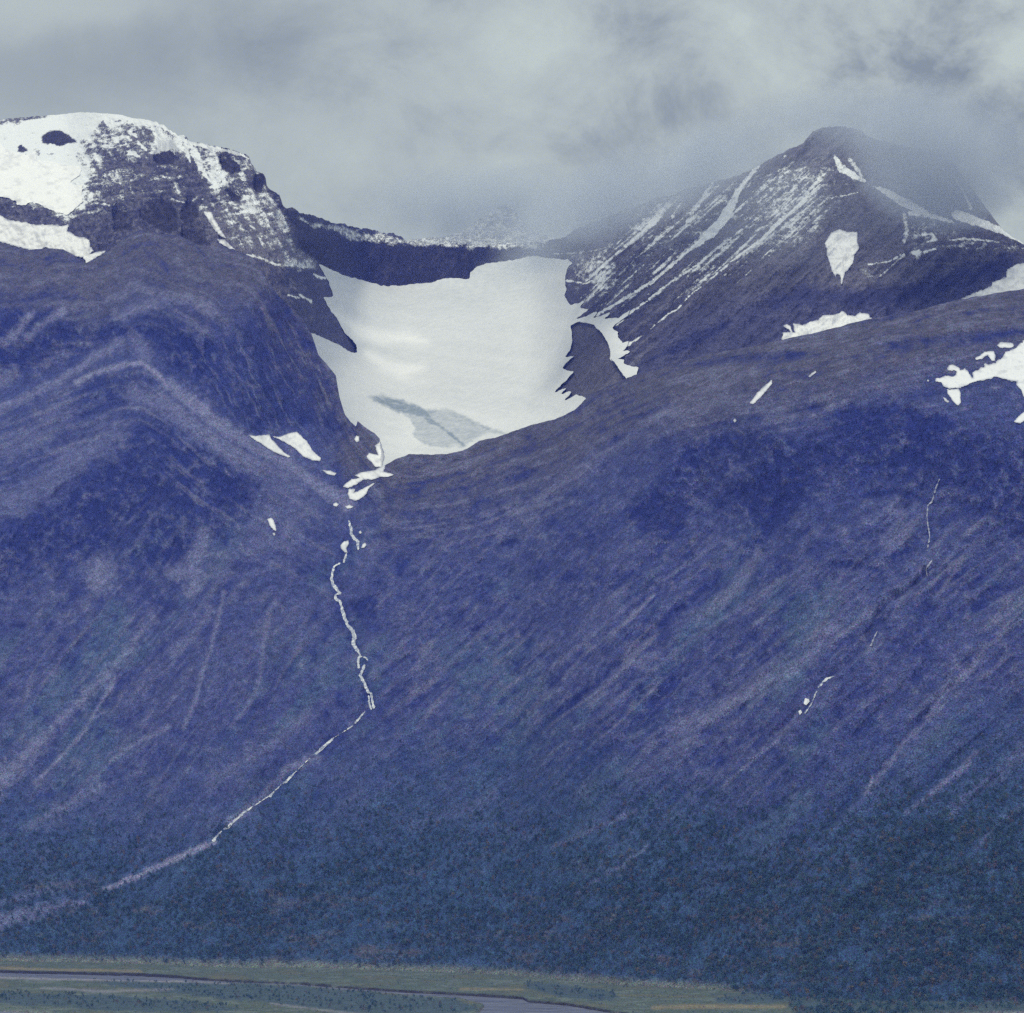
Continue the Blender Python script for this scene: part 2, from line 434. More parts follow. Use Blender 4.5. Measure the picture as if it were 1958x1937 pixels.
# rock bands and hollows of the front, in the order left mountain then right slope
LEFT_CLIFFS = cD([(0, 180), (120, 100), (300, 150), (450, 210), (700, 190), (900, 140), (1050, 220), (1120, 320), (1080, 420), (1000, 460), (900, 430), (780, 300), (650, 260), (500, 300), (380, 400), (200, 430), (0, 480), (-400, 500), (-400, 220)])
SPUR_FACE = cD([(900, 290), (1100, 290), (1250, 180), (1420, 20), (1460, -100), (1620, 180), (1640, 240), (1780, 500), (1800, 620), (1870, 780), (1700, 770), (1500, 745), (1300, 760), (1100, 600), (950, 450)])
LEFT_TRIANGLE = cD([(750, 740), (880, 690), (1030, 800), (1250, 940), (1390, 1030), (1440, 1110), (1250, 1250), (1150, 1350), (1000, 1450), (700, 1500), (500, 1400), (200, 1500), (0, 1600), (-400, 1700), (-400, 1500), (0, 1330), (200, 1180), (450, 950), (640, 830)])
LEFT_BLOCK = cD([(480, 470), (700, 410), (760, 410), (840, 510), (720, 560), (620, 600), (520, 640), (300, 760), (150, 800), (300, 640)])
RIGHT_CLIFFS = cF([(1200, 960), (1240, 900), (1300, 840), (1420, 800), (1500, 830), (1600, 790), (1700, 780), (1800, 800), (1932, 830), (2200, 830), (2200, 1040), (1932, 1010), (1820, 970), (1730, 930), (1640, 900), (1560, 920), (1490, 960), (1440, 1010), (1380, 960), (1320, 950), (1290, 990), (1220, 1010)])
HOLLOWS = [(cF([(1190, 970), (1240, 930), (1300, 960), (1270, 1010), (1210, 1010)]), 20), (cF([(1440, 880), (1480, 900), (1500, 960), (1450, 1000), (1420, 940)]), 24),
           (cI([(90, 220), (180, 190), (270, 230), (280, 320), (200, 330)]), 20), (cI([(300, 40), (340, 0), (360, 60), (330, 120)]), 12), (cI([(410, 170), (450, 140), (480, 180), (440, 260), (380, 380), (360, 420), (370, 300)]), 14),
           (cI([(880, 50), (980, 30), (1140, 120), (1000, 150), (940, 100)]), 16), (cI([(600, 580), (720, 570), (830, 620), (700, 610)]), 12), (cI([(700, 260), (860, 210), (1040, 250), (1060, 290), (900, 250)]), 14),
           (cF([(1500, 760), (1560, 770), (1700, 770), (1800, 800), (1740, 830), (1600, 810)]), 26), (cO([(1820, 860), (1911, 840), (1960, 900), (1880, 950)]), 22),
           (cO([(1050, 1000), (1120, 980), (1110, 1010), (1060, 1020)]), 8), (cO([(680, 1280), (780, 1270), (860, 1240), (700, 1290)]), 7), (cO([(910, 1200), (960, 1170), (940, 1210)]), 6), (cO([(200, 1340), (360, 1280), (340, 1420), (260, 1430)]), 14)]
GULLY_LINES = [  # (points, width, depth metres)
    (cI([(1050, 640), (960, 720), (880, 750), (830, 800), (800, 880), (750, 960), (680, 1050), (600, 1120), (500, 1210), (430, 1310), (300, 1420)]), 16, 26),
    (cF([(2000, 1130), (1860, 1230), (1780, 1310), (1720, 1380), (1640, 1480), (1560, 1560)]), 14, 14),
    (cF([(1932, 1310), (1880, 1370), (1800, 1440), (1700, 1530)]), 16, 12),
    (cF([(1290, 840), (1320, 900), (1290, 990), (1200, 1080)]), 14, 12), (cF([(1500, 890), (1450, 1000), (1400, 1060)]), 16, 14),
    (cF([(660, 1000), (630, 1090), (650, 1170), (680, 1240), (700, 1330), (660, 1370), (560, 1460), (400, 1580), (250, 1660)]), 20, 16),
    (cF([(1100, 1230), (1000, 1340), (880, 1430), (800, 1480)]), 12, 9), (cF([(1330, 1110), (1220, 1200), (1120, 1300), (1000, 1400)]), 14, 10),
    (cF([(1480, 1180), (1380, 1290), (1240, 1420), (1100, 1540)]), 14, 9), (cP([(470, 660), (400, 740), (300, 830), (200, 930)]), 22, 10),
    (cD([(60, 1350), (160, 1230), (280, 1100), (420, 1000)]), 14, 16), (cD([(860, 1250), (940, 1350), (950, 1450)]), 16, 14),
    (cF([(1932, 1450), (1840, 1530), (1700, 1640), (1600, 1720)]), 16, 9), (cF([(900, 1500), (780, 1580), (620, 1660)]), 16, 8),
    (cP([(1500, 960), (1400, 1020), (1280, 1120), (1160, 1230)]), 18, 10),
]
DARK_BANDS = [(cM([(900, 1730), (1000, 1690), (1100, 1670), (1180, 1690), (1050, 1710)]), 6), (cC([(480, 1070), (700, 1030), (880, 1010), (1000, 1000), (1100, 1020), (900, 1040), (700, 1060)]), 8),
              (cC([(1300, 970), (1500, 950), (1700, 930), (1932, 900), (1932, 930), (1700, 960), (1400, 990)]), 8)]

depth01 = (vb[None, :] - VF)
cf_s = smooth1(cf, 91); vb_s = smooth1(vb, 61)
m_cl = soft_poly(UF, VF, LEFT_CLIFFS, 40, 6); m_sp = soft_poly(UF, VF, SPUR_FACE, 60, 5)
m_tr = soft_poly(UF, VF, LEFT_TRIANGLE, 70, 10); m_bl = soft_poly(UF, VF, LEFT_BLOCK, 26, 5)
m_rc = soft_poly(UF, VF, RIGHT_CLIFFS, 60, 14)
crestd = VF - cf[None, :]
def front_slope(U, V):
    cfu = np.interp(U, us, cf_s); vbu = np.interp(U, us, vb_s)
    s = 0.64 - 0.02 * sst(U, 500, 1100)
    s -= 0.28 * (1 - sst(vbu - V, 0, 130))
    s += 0.9 * soft_poly(U, V, LEFT_CLIFFS, 40) + 0.7 * soft_poly(U, V, SPUR_FACE, 60) + 0.35 * soft_poly(U, V, LEFT_TRIANGLE, 70) + 0.5 * soft_poly(U, V, LEFT_BLOCK, 30) + 0.5 * soft_poly(U, V, RIGHT_CLIFFS, 60)
    s -= 0.22 * (1 - sst(V - cfu, 10, 150)) * sst(U, 700, 1000) + 0.08 * (1 - sst(V - cfu, 20, 110)) * (1 - sst(U, 380, 520))
    return s
_fy = canvas_depth(front_slope, vb, 380, ground_Y(vb), 21, 5)
YF = _fy(UF, VF)

hole = np.zeros_like(UF)
for poly, f in HOLLOWS: hole = np.maximum(hole, soft_poly(UF, VF, poly, f, f * 0.4))
gul = np.zeros_like(UF); gdep = np.zeros_like(UF)
for pts, w, dep in GULLY_LINES:
    g = soft_line(UF, VF, pts, w * 0.4, w * 1.3, 3); gul = np.maximum(gul, g); gdep = np.maximum(gdep, g * dep)
band = np.zeros_like(UF)
for poly, f in DARK_BANDS: band = np.maximum(band, soft_poly(UF, VF, poly, f * 1.5, f * .5))

# light stripes of scree and ledges
LIGHT_LINES = [
    (cD([(-200, 700), (0, 640), (200, 550), (400, 440), (560, 330), (640, 280)]), 16, .5), (cD([(400, 500), (500, 450), (640, 410), (740, 398), (800, 430), (880, 510)]), 10, .8),
    (cD([(880, 510), (1000, 600), (1150, 720), (1300, 810), (1500, 930), (1700, 1060), (1830, 1140)]), 26, .6), (cD([(700, 560), (850, 600), (1000, 720), (1150, 830), (1330, 930)]), 40, .4),
    (cD([(1040, 600), (1120, 670), (1200, 730)]), 8, .7), (cD([(0, 870), (200, 760), (350, 640)]), 40, .25), (cD([(-100, 1200), (200, 1060), (400, 900), (600, 760)]), 50, .25),
    (cD([(30, 280), (90, 230), (160, 150)]), 16, .6), (cD([(150, 270), (180, 220), (260, 170), (330, 120)]), 14, .5), (cD([(620, 150), (850, 60), (1000, 60), (1120, 120)]), 22, .35),
    (cD([(700, 260), (760, 330), (760, 400)]), 26, .35), (cD([(1080, 1300), (1050, 1400), (1000, 1450)]), 30, .45), (cD([(530, 1480), (520, 1560)]), 44, .5), (cD([(900, 1500), (1050, 1510), (1000, 1600)]), 24, .45),
    (cD([(1480, 960), (1500, 1150), (1450, 1300)]), 110, .25),
    (cP([(830, 190), (730, 310), (640, 430), (540, 540), (420, 650), (280, 790), (130, 960), (-60, 1130)]), [6, 9, 14, 14, 12, 14, 24, 40], .55), (cP([(600, 510), (580, 580), (530, 660), (430, 830), (300, 970), (180, 1080)]), [5, 9, 7, 7, 7, 6], .6),
    (cP([(740, 290), (690, 360)]), 7, .6), (cP([(1170, 90), (1110, 350), (1060, 500), (1020, 650), (960, 800)]), 8, .45), (cP([(1100, 180), (1000, 320), (900, 400)]), 16, .3), (cP([(1410, 180), (1370, 400), (1360, 540), (1290, 690), (1200, 790)]), 9, .35),
    (cP([(880, 790), (720, 870), (580, 970)]), 8, .4), (cP([(1600, 730), (1450, 860), (1200, 1010), (1090, 1100)]), 22, .22), (cP([(520, 1110), (300, 1230), (160, 1310)]), 20, .3), (cP([(1650, 950), (1500, 1010), (1380, 1150), (1200, 1290)]), 16, .5),
    (cP([(1120, 1390), (960, 1460), (800, 1530), (740, 1565), (600, 1620), (540, 1640)]), [8, 12, 12, 12, 10, 8], .9), (cP([(440, 1700), (300, 1730), (150, 1770), (0, 1800)]), [16, 20, 30, 40], .5), (cP([(380, 1620), (200, 1650), (60, 1700), (-60, 1720)]), 18, .3),
    (cI([(240, 520), (170, 630), (60, 760), (-60, 860)]), [18, 22, 22, 10], .35), (cI([(620, 900), (500, 1030), (400, 1100), (240, 1180), (100, 1260), (-200, 1400)]), 26, .3), (cI([(480, 1240), (320, 1450), (200, 1540), (60, 1670)]), [4, 6, 8, 5], .45),
    (cI([(1550, 840), (1340, 990), (1250, 1120), (1160, 1180), (1030, 1380), (940, 1450), (870, 1560), (760, 1700)]), [4, 10, 14, 8, 9, 10, 12, 12], .5), (cI([(1150, 1250), (1090, 1320)]), 5, .5), (cI([(790, 1620), (770, 1710)]), 6, .7),
    (cI([(1290, 1500), (1230, 1580), (1100, 1680), (950, 1800)]), [5, 12, 12, 5], .5), (cI([(1520, 1500), (1400, 1620), (1250, 1720), (1180, 1790)]), 22, .3), (cI([(1560, 1740), (1440, 1820), (1300, 1960)]), 12, .3),
    (cI([(900, 340), (940, 420), (850, 460)]), 30, .22), (cF([(1200, 1530), (1130, 1560), (1040, 1600)]), 8, .35), (cF([(1220, 1600), (1160, 1640), (1080, 1690)]), 10, .35),
    (cO([(1911, 1290), (1700, 1480), (1500, 1640), (1400, 1760)]), 6, .4), (cO([(1911, 1620), (1700, 1720), (1560, 1900)]), 14, .3), (cF([(930, 1500), (860, 1530), (780, 1560)]), 24, .2),
    (cF([(1440, 690), (1300, 750), (1150, 850), (980, 960)]), 16, .2), (cF([(1480, 1090), (1300, 1210), (1150, 1330)]), 9, .25), (cF([(1360, 1020), (1200, 1130), (1040, 1260)]), 8, .25),
]
lite = np.zeros_like(UF)
for pts, w, a in LIGHT_LINES:
    mw = w if isinstance(w, (int, float)) else max(w)
    lite = np.maximum(lite, a * soft_line(UF, VF, pts, w, 3 + mw * 0.7, mw * 0.25 + 1.2))

# downhill streaks: fall line leans down to the left everywhere, more so on the right slope
ang = 52 - 10 * sst(UF, 600, 1300)
warpu = 9 * fbm(UF / 150, VF / 150, 31, 2); warpv = 9 * fbm(UF / 150, VF / 150, 37, 2)
def streak(a, la, lb, seed, octv=4):
    return rot_noise(UF + warpu, VF + warpv, a, la, lb, seed, octv, 0.6)
w_r = sst(UF, 500, 900)
st_big = streak(50, 300, 34, 41) * (1 - w_r) + streak(41, 330, 34, 42) * w_r
st_fin = streak(54, 52, 11, 43, 5) * (1 - w_r) + streak(42, 58, 11, 44, 5) * w_r
st_low = sst(VF, 820, 1060)
st_vfin = rot_noise(UF + warpu, VF + warpv, 54, 16, 5.0, 51, 3, 0.6) * (1 - w_r) + rot_noise(UF + warpu, VF + warpv, 42, 16, 5.0, 52, 3, 0.6) * w_r
def ridge1(n, k): return np.clip(1 - np.abs(n) * k, 0, 1)
scree_ln = ridge1(rot_noise(UF + warpu, VF + warpv, 53, 420, 40, 53, 2, 0.5), 9) * (1 - w_r) + ridge1(rot_noise(UF + warpu, VF + warpv, 41.5, 460, 34, 54, 2, 0.5), 9) * w_r
scree_gate = sst(rot_noise(UF, VF, 45, 170, 90, 55, 3), -0.15, 0.35)
dark_ln = ridge1(rot_noise(UF + warpu, VF + warpv, 52, 380, 46, 56, 2, 0.5), 8) * (1 - w_r) + ridge1(rot_noise(UF + warpu, VF + warpv, 42, 420, 40, 57, 2, 0.5), 8) * w_r
# beds that run along the mountain: they follow the crest on the right and the spur's ridge on the left
RIDGE_L = np.array(cD([(-500, 800), (-200, 715), (0, 640), (200, 560), (400, 480), (560, 430), (740, 398), (800, 425), (950, 555), (1100, 680), (1300, 805), (1500, 925), (1700, 1045), (1830, 1130), (1960, 1180)]))
ridge_v = smooth1(np.interp(us, RIDGE_L[:, 0], RIDGE_L[:, 1]), 9)
d_l = VF - ridge_v[None, :]; d_r = VF - cf_s[None, :]
wob = 7 * fbm(UF / 60, VF / 60, 58, 3)
bed_l = fbm((d_l + wob) / 9.0, UF / 120, 59, 4, 0.62); bed_r = fbm((d_r + wob) / 10.0, UF / 170 , 60, 4, 0.62); bed_t = fbm((VF - cf_s[None, :] * .6 - ridge_v[None, :] * .4 + 2.5 * wob) / 11.0, UF / 130, 62, 4, 0.6)
z_left = 1 - sst(UF, 600, 700)
z_bl = z_left * sst(d_l, -14, 6) * (1 - sst(d_l, 120, 300)); z_br = (1 - z_left) * (1 - sst(d_r, 90, 300)); z_tl = z_left * (1 - sst(d_l, -60, -10))
steep_fall = rot_noise(UF + 10 * fbm(UF / 30, VF / 30, 63), VF, -62, 60, 6, 64, 4, 0.6)          # rock ribs on the spur's dark face
blocky = fbm(UF / 11, VF / 9, 65, 4, 0.68)
beds = bed_l * z_bl + bed_r * z_br + bed_t * z_tl * (1 - m_sp)
cliffy = np.clip(m_cl * z_left + m_tr + m_rc + m_bl * .5, 0, 1)
mott = fbm(UF / 24, VF / 20, 46, 5, 0.66)
mott2 = fbm(UF / 90, VF / 80, 47, 4, 0.6)
ledge = beds
low = st_low * (1 - np.clip(z_bl + z_tl, 0, 1)) * (0.55 + 0.22 * w_r) * (0.65 + 0.5 * sst(fbm(UF / 110, VF / 80, 67, 3), -.3, .3))
rel = 12 * mott2 * (0.5 + cliffy)
rel += 16 * st_big * (0.2 + 0.8 * low) + 5.5 * st_fin * (0.2 + 0.8 * low) + 2.6 * st_vfin * (0.2 + .8 * low)
rel += 9 * beds + 9 * m_sp * steep_fall + 11 * cliffy * blocky + 4 * mott
rel += 2.2 * fbm(UF / 5, VF / 4.5, 48, 3, 0.65)
rel += 7 * dark_ln * low - 3 * scree_ln * scree_gate * low
rel += gdep * 0.9 + 10 * hole + 6 * band - 4 * lite
edge_fade = sst(VF - cf[None, :], 0, 14) * 0.7 + 0.3
foot_fade = sst(depth01, 0, 45)
YF2 = YF + rel * edge_fade * foot_fade

# keep every column walking away from the eye so no shelf folds over
YF2 = np.maximum.accumulate(YF2, axis=0)

# -- colours of the front: heath, rock, scree, birch scrub
def C(r, g, b): return np.array([r, g, b])
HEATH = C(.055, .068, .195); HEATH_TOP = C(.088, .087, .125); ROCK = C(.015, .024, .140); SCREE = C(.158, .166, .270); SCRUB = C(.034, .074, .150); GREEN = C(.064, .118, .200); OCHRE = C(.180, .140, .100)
def lerp(a, b, t): return a * (1 - t[..., None]) + b * t[..., None]
tree_line = 1500 + 40 * np.sin(us / 190.0) - 90 * sst(us, 1450, 1900) + 30 * sst(-us, -500, 0)
wood = sst(VF + 60 * mott2 + 26 * st_big, tree_line[None, :] - 150, tree_line[None, :] + 230)
top = 1 - sst(crestd + 40 * mott2, 30, 210)
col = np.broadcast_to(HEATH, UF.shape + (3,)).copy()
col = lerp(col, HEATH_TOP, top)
col = lerp(col, GREEN, 0.55 * sst(rot_noise(UF, VF, 48, 160, 60, 61, 4), 0.05, 0.5) * sst(VF, 900, 1150))
pat = mott * .6 + blocky * .7
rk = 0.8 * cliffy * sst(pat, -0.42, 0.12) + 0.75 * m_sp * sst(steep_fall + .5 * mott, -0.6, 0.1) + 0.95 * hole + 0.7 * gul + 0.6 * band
rk = rk + 0.42 * sst(mott + .5 * mott2, 0.0, 0.4) * st_low + low * (0.45 * sst(st_big, 0.08, 0.45) + 0.40 * sst(st_fin, 0.10, 0.45) + 0.35 * sst(st_vfin, .12, .5) + 0.35 * dark_ln * sst(-mott2, -.2, .3)) + 0.55 * sst(beds + .4 * mott, 0.08, 0.5) + 0.35 * sst(pat, 0.2, .5)
col = lerp(col, ROCK, np.clip(rk, 0, 1) * 0.9)
sc_ = low * (0.35 * sst(-st_big, 0.1, 0.5) + 0.38 * sst(-st_fin, 0.10, 0.5) + 0.3 * sst(-st_vfin, .15, .5) + 0.75 * scree_ln * scree_gate) + 0.5 * sst(-beds - .4 * mott, 0.1, 0.5) + 0.30 * sst(-pat, 0.1, .5) + 0.35 * m_sp * sst(-steep_fall, .15, .5)
col = lerp(col, SCREE, np.clip(sc_, 0, 0.75) * (1 - 0.6 * wood) * (1 - .5 * hole))
col = lerp(col, SCREE * 1.35, np.clip(lite * 1.15, 0, 1))
col = lerp(col, SCRUB, wood * (1 - np.clip(lite * 1.4, 0, 1)) * 0.9)
och = sst(fbm(UF / 90, VF / 26, 66, 5, 0.7), 0.12, 0.5) * wood * sst(VF, 1600, 1720)
col = lerp(col, OCHRE * .7, och * 0.45)
shore = 1 - sst(depth01, 2, 22)
col = lerp(col, C(.15, .17, .14), shore * (1 - sst(UF, 1350, 1500)) * 0.8)

def skirt(Ucol, Vtop, Ytop):
    """rows that carry a surface over its crest and down the far side"""
    rows = []
    a, t = ray(Ucol, Vtop); z = HCAM + t * Ytop
    for dy, dz in ((30, 6), (90, 30), (220, 110), (480, 300), (900, 620)):
        Y = Ytop + dy; rows.append(np.stack([a * Y, Y, z - dz], -1))
    return np.stack(rows)
PF = world_pts(UF, VF, YF2)
a0, _ = ray(us, vb)
under = np.stack([a0 * (YF2[0] - 12), YF2[0] - 12, 0 * us - 6], -1)[None]
skF = skirt(us, cf, YF2[-1])
PFa = np.concatenate([under, PF, skF])
colF = np.concatenate([col[:1], col, np.repeat(col[-1:], 5, 0)])
n_r, n_c = PFa.shape[:2]
def piece(name, P, colr, snow, c0, c1, mat, **kw):
    P = P[:, c0:c1 + 1]; nr, nc = P.shape[:2]
    me = mesh_from(name, P.reshape(-1, 3), quads=grid_faces(nr, nc)[:, ::-1], attrs={'tint': colr[:, c0:c1 + 1].reshape(-1, 3), 'snow': snow[:, c0:c1 + 1].ravel()}, mats=[mat])
    return add(name, me, **kw)
piece('mountainside', PFa, colF, np.zeros(PFa.shape[:2]), 0, n_c - 1, M_SLOPE, kind='structure', label='blue grey mountainside with streaked scree, cliffs and scrub above the river flats')

def wing(name, P, colr, snow, side, mat, seed, stride=5, reach=3600.0, rise=0.10, **kw):
    """the same ground carried on beyond the edge of the photograph"""
    j = 0 if side < 0 else P.shape[1] - 1
    rows = np.unique(np.concatenate([np.arange(0, P.shape[0] - 6, stride), np.arange(P.shape[0] - 6, P.shape[0])]))
    E = P[rows, j]; Cc = colr[rows, j]; Sn = snow[rows, j]
    off = np.concatenate([[0], np.geomspace(12, reach, 60)])
    X = E[:, None, 0] + side * off[None]; Y = np.repeat(E[:, None, 1], len(off), 1); Z = np.repeat(E[:, None, 2], len(off), 1)
    g = np.clip(off / 400.0, 0, 1)[None]
    n = fbm(X / 420.0, Y / 300.0, seed, 5, .6); n2_ = fbm(X / 900.0, Y * 0 + 3.7, seed + 9, 3, .5)
    high = np.clip(Z / 300.0, 0, 1)
    Z = Z * (1 + rise * g * n2_ * 2) + 60 * n * g * high; Y = Y + 90 * g * n * high
    Cg = np.repeat(Cc[:, None], len(off), 1) * (1 + 0.5 * g * n)[..., None]
    Sg = np.repeat(Sn[:, None], len(off), 1)
    q = grid_faces(len(rows), len(off)); q = q[:, ::-1] if side > 0 else q
    me = mesh_from(name, np.stack([X, Y, Z], -1).reshape(-1, 3), quads=q, attrs={'tint': Cg.reshape(-1, 3), 'snow': Sg.ravel()}, mats=[mat])
    return add(name, me, kind='structure', **kw)
wing('mountainside', PFa, colF, np.zeros(PFa.shape[:2]), -1, M_SLOPE, 801, label='mountainside going on beyond the left edge of the view')
wing('mountainside', PFa, colF, np.zeros(PFa.shape[:2]), 1, M_SLOPE, 802, label='mountainside going on beyond the right edge of the view')
def sampler(us_, V, Y, knee=None):
    """depth of a surface at any traced place"""
    nr = V.shape[0]
    def f(u, v):
        x = np.clip((u - us_[0]) / 2.0, 0, len(us_) - 1.001); i = x.astype(int); fx = x - i
        res = 0
        for j, w in ((i, 1 - fx), (i + 1, fx)):
            if knee is None:
                r = (v - V[0, j]) / (V[-1, j] - V[0, j]) * (nr - 1)
            else:                                     # rows are spaced evenly below the knee and evenly above it
                vm = V[knee, j]
                r = np.where(v > vm, (v - V[0, j]) / (vm - V[0, j]) * knee, knee + (v - vm) / (V[-1, j] - vm) * (nr - 1 - knee))
            r = np.clip(r, 0, nr - 1.001); k = r.astype(int); fr = r - k
            res = res + w * (Y[k, j] * (1 - fr) + Y[k + 1, j] * fr)
        return res
    return f
depth_front = sampler(us, VF, YF2, KNEE)

# ------------------------------------------------------------------ back massif: left cliffs, headwall, right peak
NB = 300
kb = (np.arange(NB) / (NB - 1.0))[:, None]
UB = np.repeat(us[None, :], NB, 0)
vlow = cf + 40 + 60 * sst(us, 560, 640) * (1 - sst(us, 1250, 1400))
VB = vlow[None, :] * (1 - kb) + cb[None, :] * kb
GLACIER = (cB([(300, 425), (350, 448), (400, 470), (430, 485), (540, 515), (620, 538), (660, 545), (740, 540), (900, 525), (935, 510), (1000, 503), (1080, 505), (1100, 512), (1102, 470), (1140, 440), (1180, 425), (1300, 412), (1350, 400), (1430, 385), (1500, 395), (1560, 398)])
           + cL([(30, 1020), (90, 1045), (150, 1045), (185, 1070), (150, 1120), (128, 1200), (140, 1280), (125, 1340), (155, 1400), (180, 1416), (290, 1380), (245, 1440), (320, 1450), (215, 1530), (300, 1510), (420, 1450), (350, 1525), (510, 1470), (440, 1530), (560, 1520), (660, 1450), (640, 1500), (540, 1570), (512, 1602), (560, 1635), (555, 1675), (600, 1725), (660, 1700), (620, 1760), (600, 1790), (680, 1780), (600, 1830), (550, 1850), (610, 1862), (600, 1890)])
           + cC([(330, 1062), (362, 1070), (352, 1110), (330, 1160), (250, 1260), (0, 1450)]) + cB([(1300, 1500), (700, 1650), (400, 1500), (200, 900), (180, 820), (262, 790), (330, 820), (400, 850), (480, 895), (505, 895), (500, 850), (440, 790), (400, 720), (345, 640), (330, 602), (385, 600), (350, 510)]))
ISLAND = cC([(85, 900), (120, 882), (180, 895), (215, 930), (245, 980), (250, 1030), (290, 1080), (320, 1128), (300, 1180), (160, 1230), (150, 1192), (110, 1180), (90, 1192), (60, 1205), (95, 1165), (70, 1170), (40, 1185), (75, 1150), (20, 1172), (50, 1140), (80, 1110), (100, 1085), (50, 1075), (70, 1050), (108, 1020), (60, 1030), (85, 1000), (95, 945)])
HEADWALL = cB([(110, 120), (200, 150), (330, 200), (550, 240), (780, 305), (1050, 322), (1300, 322), (1600, 285), (1700, 330), (1600, 400), (1430, 390), (1180, 430), (1100, 512), (900, 528), (660, 548), (400, 472), (300, 420), (180, 330)])
b_gl = soft_poly(UB, VB, GLACIER, 40); b_hw = soft_poly(UB, VB, HEADWALL, 26, 3)
w_lb = 1 - sst(UB, 540, 640)                                   # left massif
w_rb = sst(UB, 1040, 1180)                                     # right peak
CAP_SNOW = cJ([(-300, 150), (0, 170), (300, 150), (700, 90), (1000, 80), (1400, 140), (1700, 220), (1400, 200), (1050, 180), (960, 230), (880, 400), (860, 650), (860, 1000), (700, 1160), (300, 1010), (0, 960), (-300, 940)])
b_cap = soft_poly(UB, VB, CAP_SNOW, 50)
def back_slope(U, V):
    wl = 1 - sst(U, 520, 680); wr = sst(U, 1020, 1220)
    s = 0.42 + 0.6 * wl + 0.45 * wr + 1.6 * soft_poly(U, V, HEADWALL, 30) - 0.42 * soft_poly(U, V, CAP_SNOW, 50) * wl + 0.3 * soft_poly(U, V, ISLAND, 40)
    return s
vstart = smooth1(np.maximum.reduce([np.roll(vlow, k) for k in range(-20, 21, 4)]), 61) + 10
Yst = np.interp(us, [U0, 0, 400, 520, 600, 700, 900, 1100, 1300, 1600, 1958, U1], [6300, 6350, 6450, 6550, 6600, 6500, 6400, 6450, 6450, 6450, 6400, 6400])
Yst = smooth1(np.maximum(Yst, smooth1(YF2[-1], 61) + 200), 61)
_by = canvas_depth(back_slope, vstart, 190, Yst, 17, 5)
YB = _by(UB, VB)

# peak: ribs and gullies running down left from the ridge
pk = rot_noise(UB, VB, 42, 190, 16, 71, 5, 0.6) ; pk2 = rot_noise(UB, VB, 42, 60, 5, 72, 4, 0.6)
lc = rot_noise(UB, VB, -62, 70, 12, 73, 5, 0.6); lc2 = rot_noise(UB, VB, 14, 44, 5, 74, 4, 0.6)
crag = fbm(UB / 16, VB / 14, 75, 5, 0.65); crag2 = fbm(UB / 5, VB / 5, 76, 3, 0.6)
strata = rot_noise(UB, VB + 6 * fbm(UB / 40, VB / 40, 77), 6, 80, 6, 78, 3, 0.6)
out_gl = 1 - soft_poly(UB, VB, GLACIER, 18)
SLABS = cK([(380, 700), (520, 740), (700, 640), (950, 560), (1100, 720), (1200, 800), (1300, 950), (1480, 1210), (1300, 1240), (1000, 1190), (720, 1080), (600, 960), (480, 820)])
b_sl = soft_poly(UB, VB, SLABS, 20)
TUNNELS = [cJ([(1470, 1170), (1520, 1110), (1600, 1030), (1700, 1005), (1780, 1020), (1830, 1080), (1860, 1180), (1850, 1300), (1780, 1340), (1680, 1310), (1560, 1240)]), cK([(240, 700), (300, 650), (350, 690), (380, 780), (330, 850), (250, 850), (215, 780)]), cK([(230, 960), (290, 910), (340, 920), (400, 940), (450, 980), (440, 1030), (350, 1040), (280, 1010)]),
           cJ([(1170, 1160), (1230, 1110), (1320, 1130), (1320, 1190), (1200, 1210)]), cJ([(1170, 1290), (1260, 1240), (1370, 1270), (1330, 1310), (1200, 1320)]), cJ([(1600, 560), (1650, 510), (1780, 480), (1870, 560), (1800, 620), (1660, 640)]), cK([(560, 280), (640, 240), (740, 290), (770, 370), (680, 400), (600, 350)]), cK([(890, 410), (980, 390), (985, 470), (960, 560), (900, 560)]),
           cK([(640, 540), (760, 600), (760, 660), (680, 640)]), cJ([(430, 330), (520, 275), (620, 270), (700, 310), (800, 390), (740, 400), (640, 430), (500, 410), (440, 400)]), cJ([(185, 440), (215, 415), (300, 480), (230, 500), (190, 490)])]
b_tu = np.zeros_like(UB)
for p in TUNNELS: b_tu = np.maximum(b_tu, soft_poly(UB, VB, p, 5, 2.6, 9, 6))
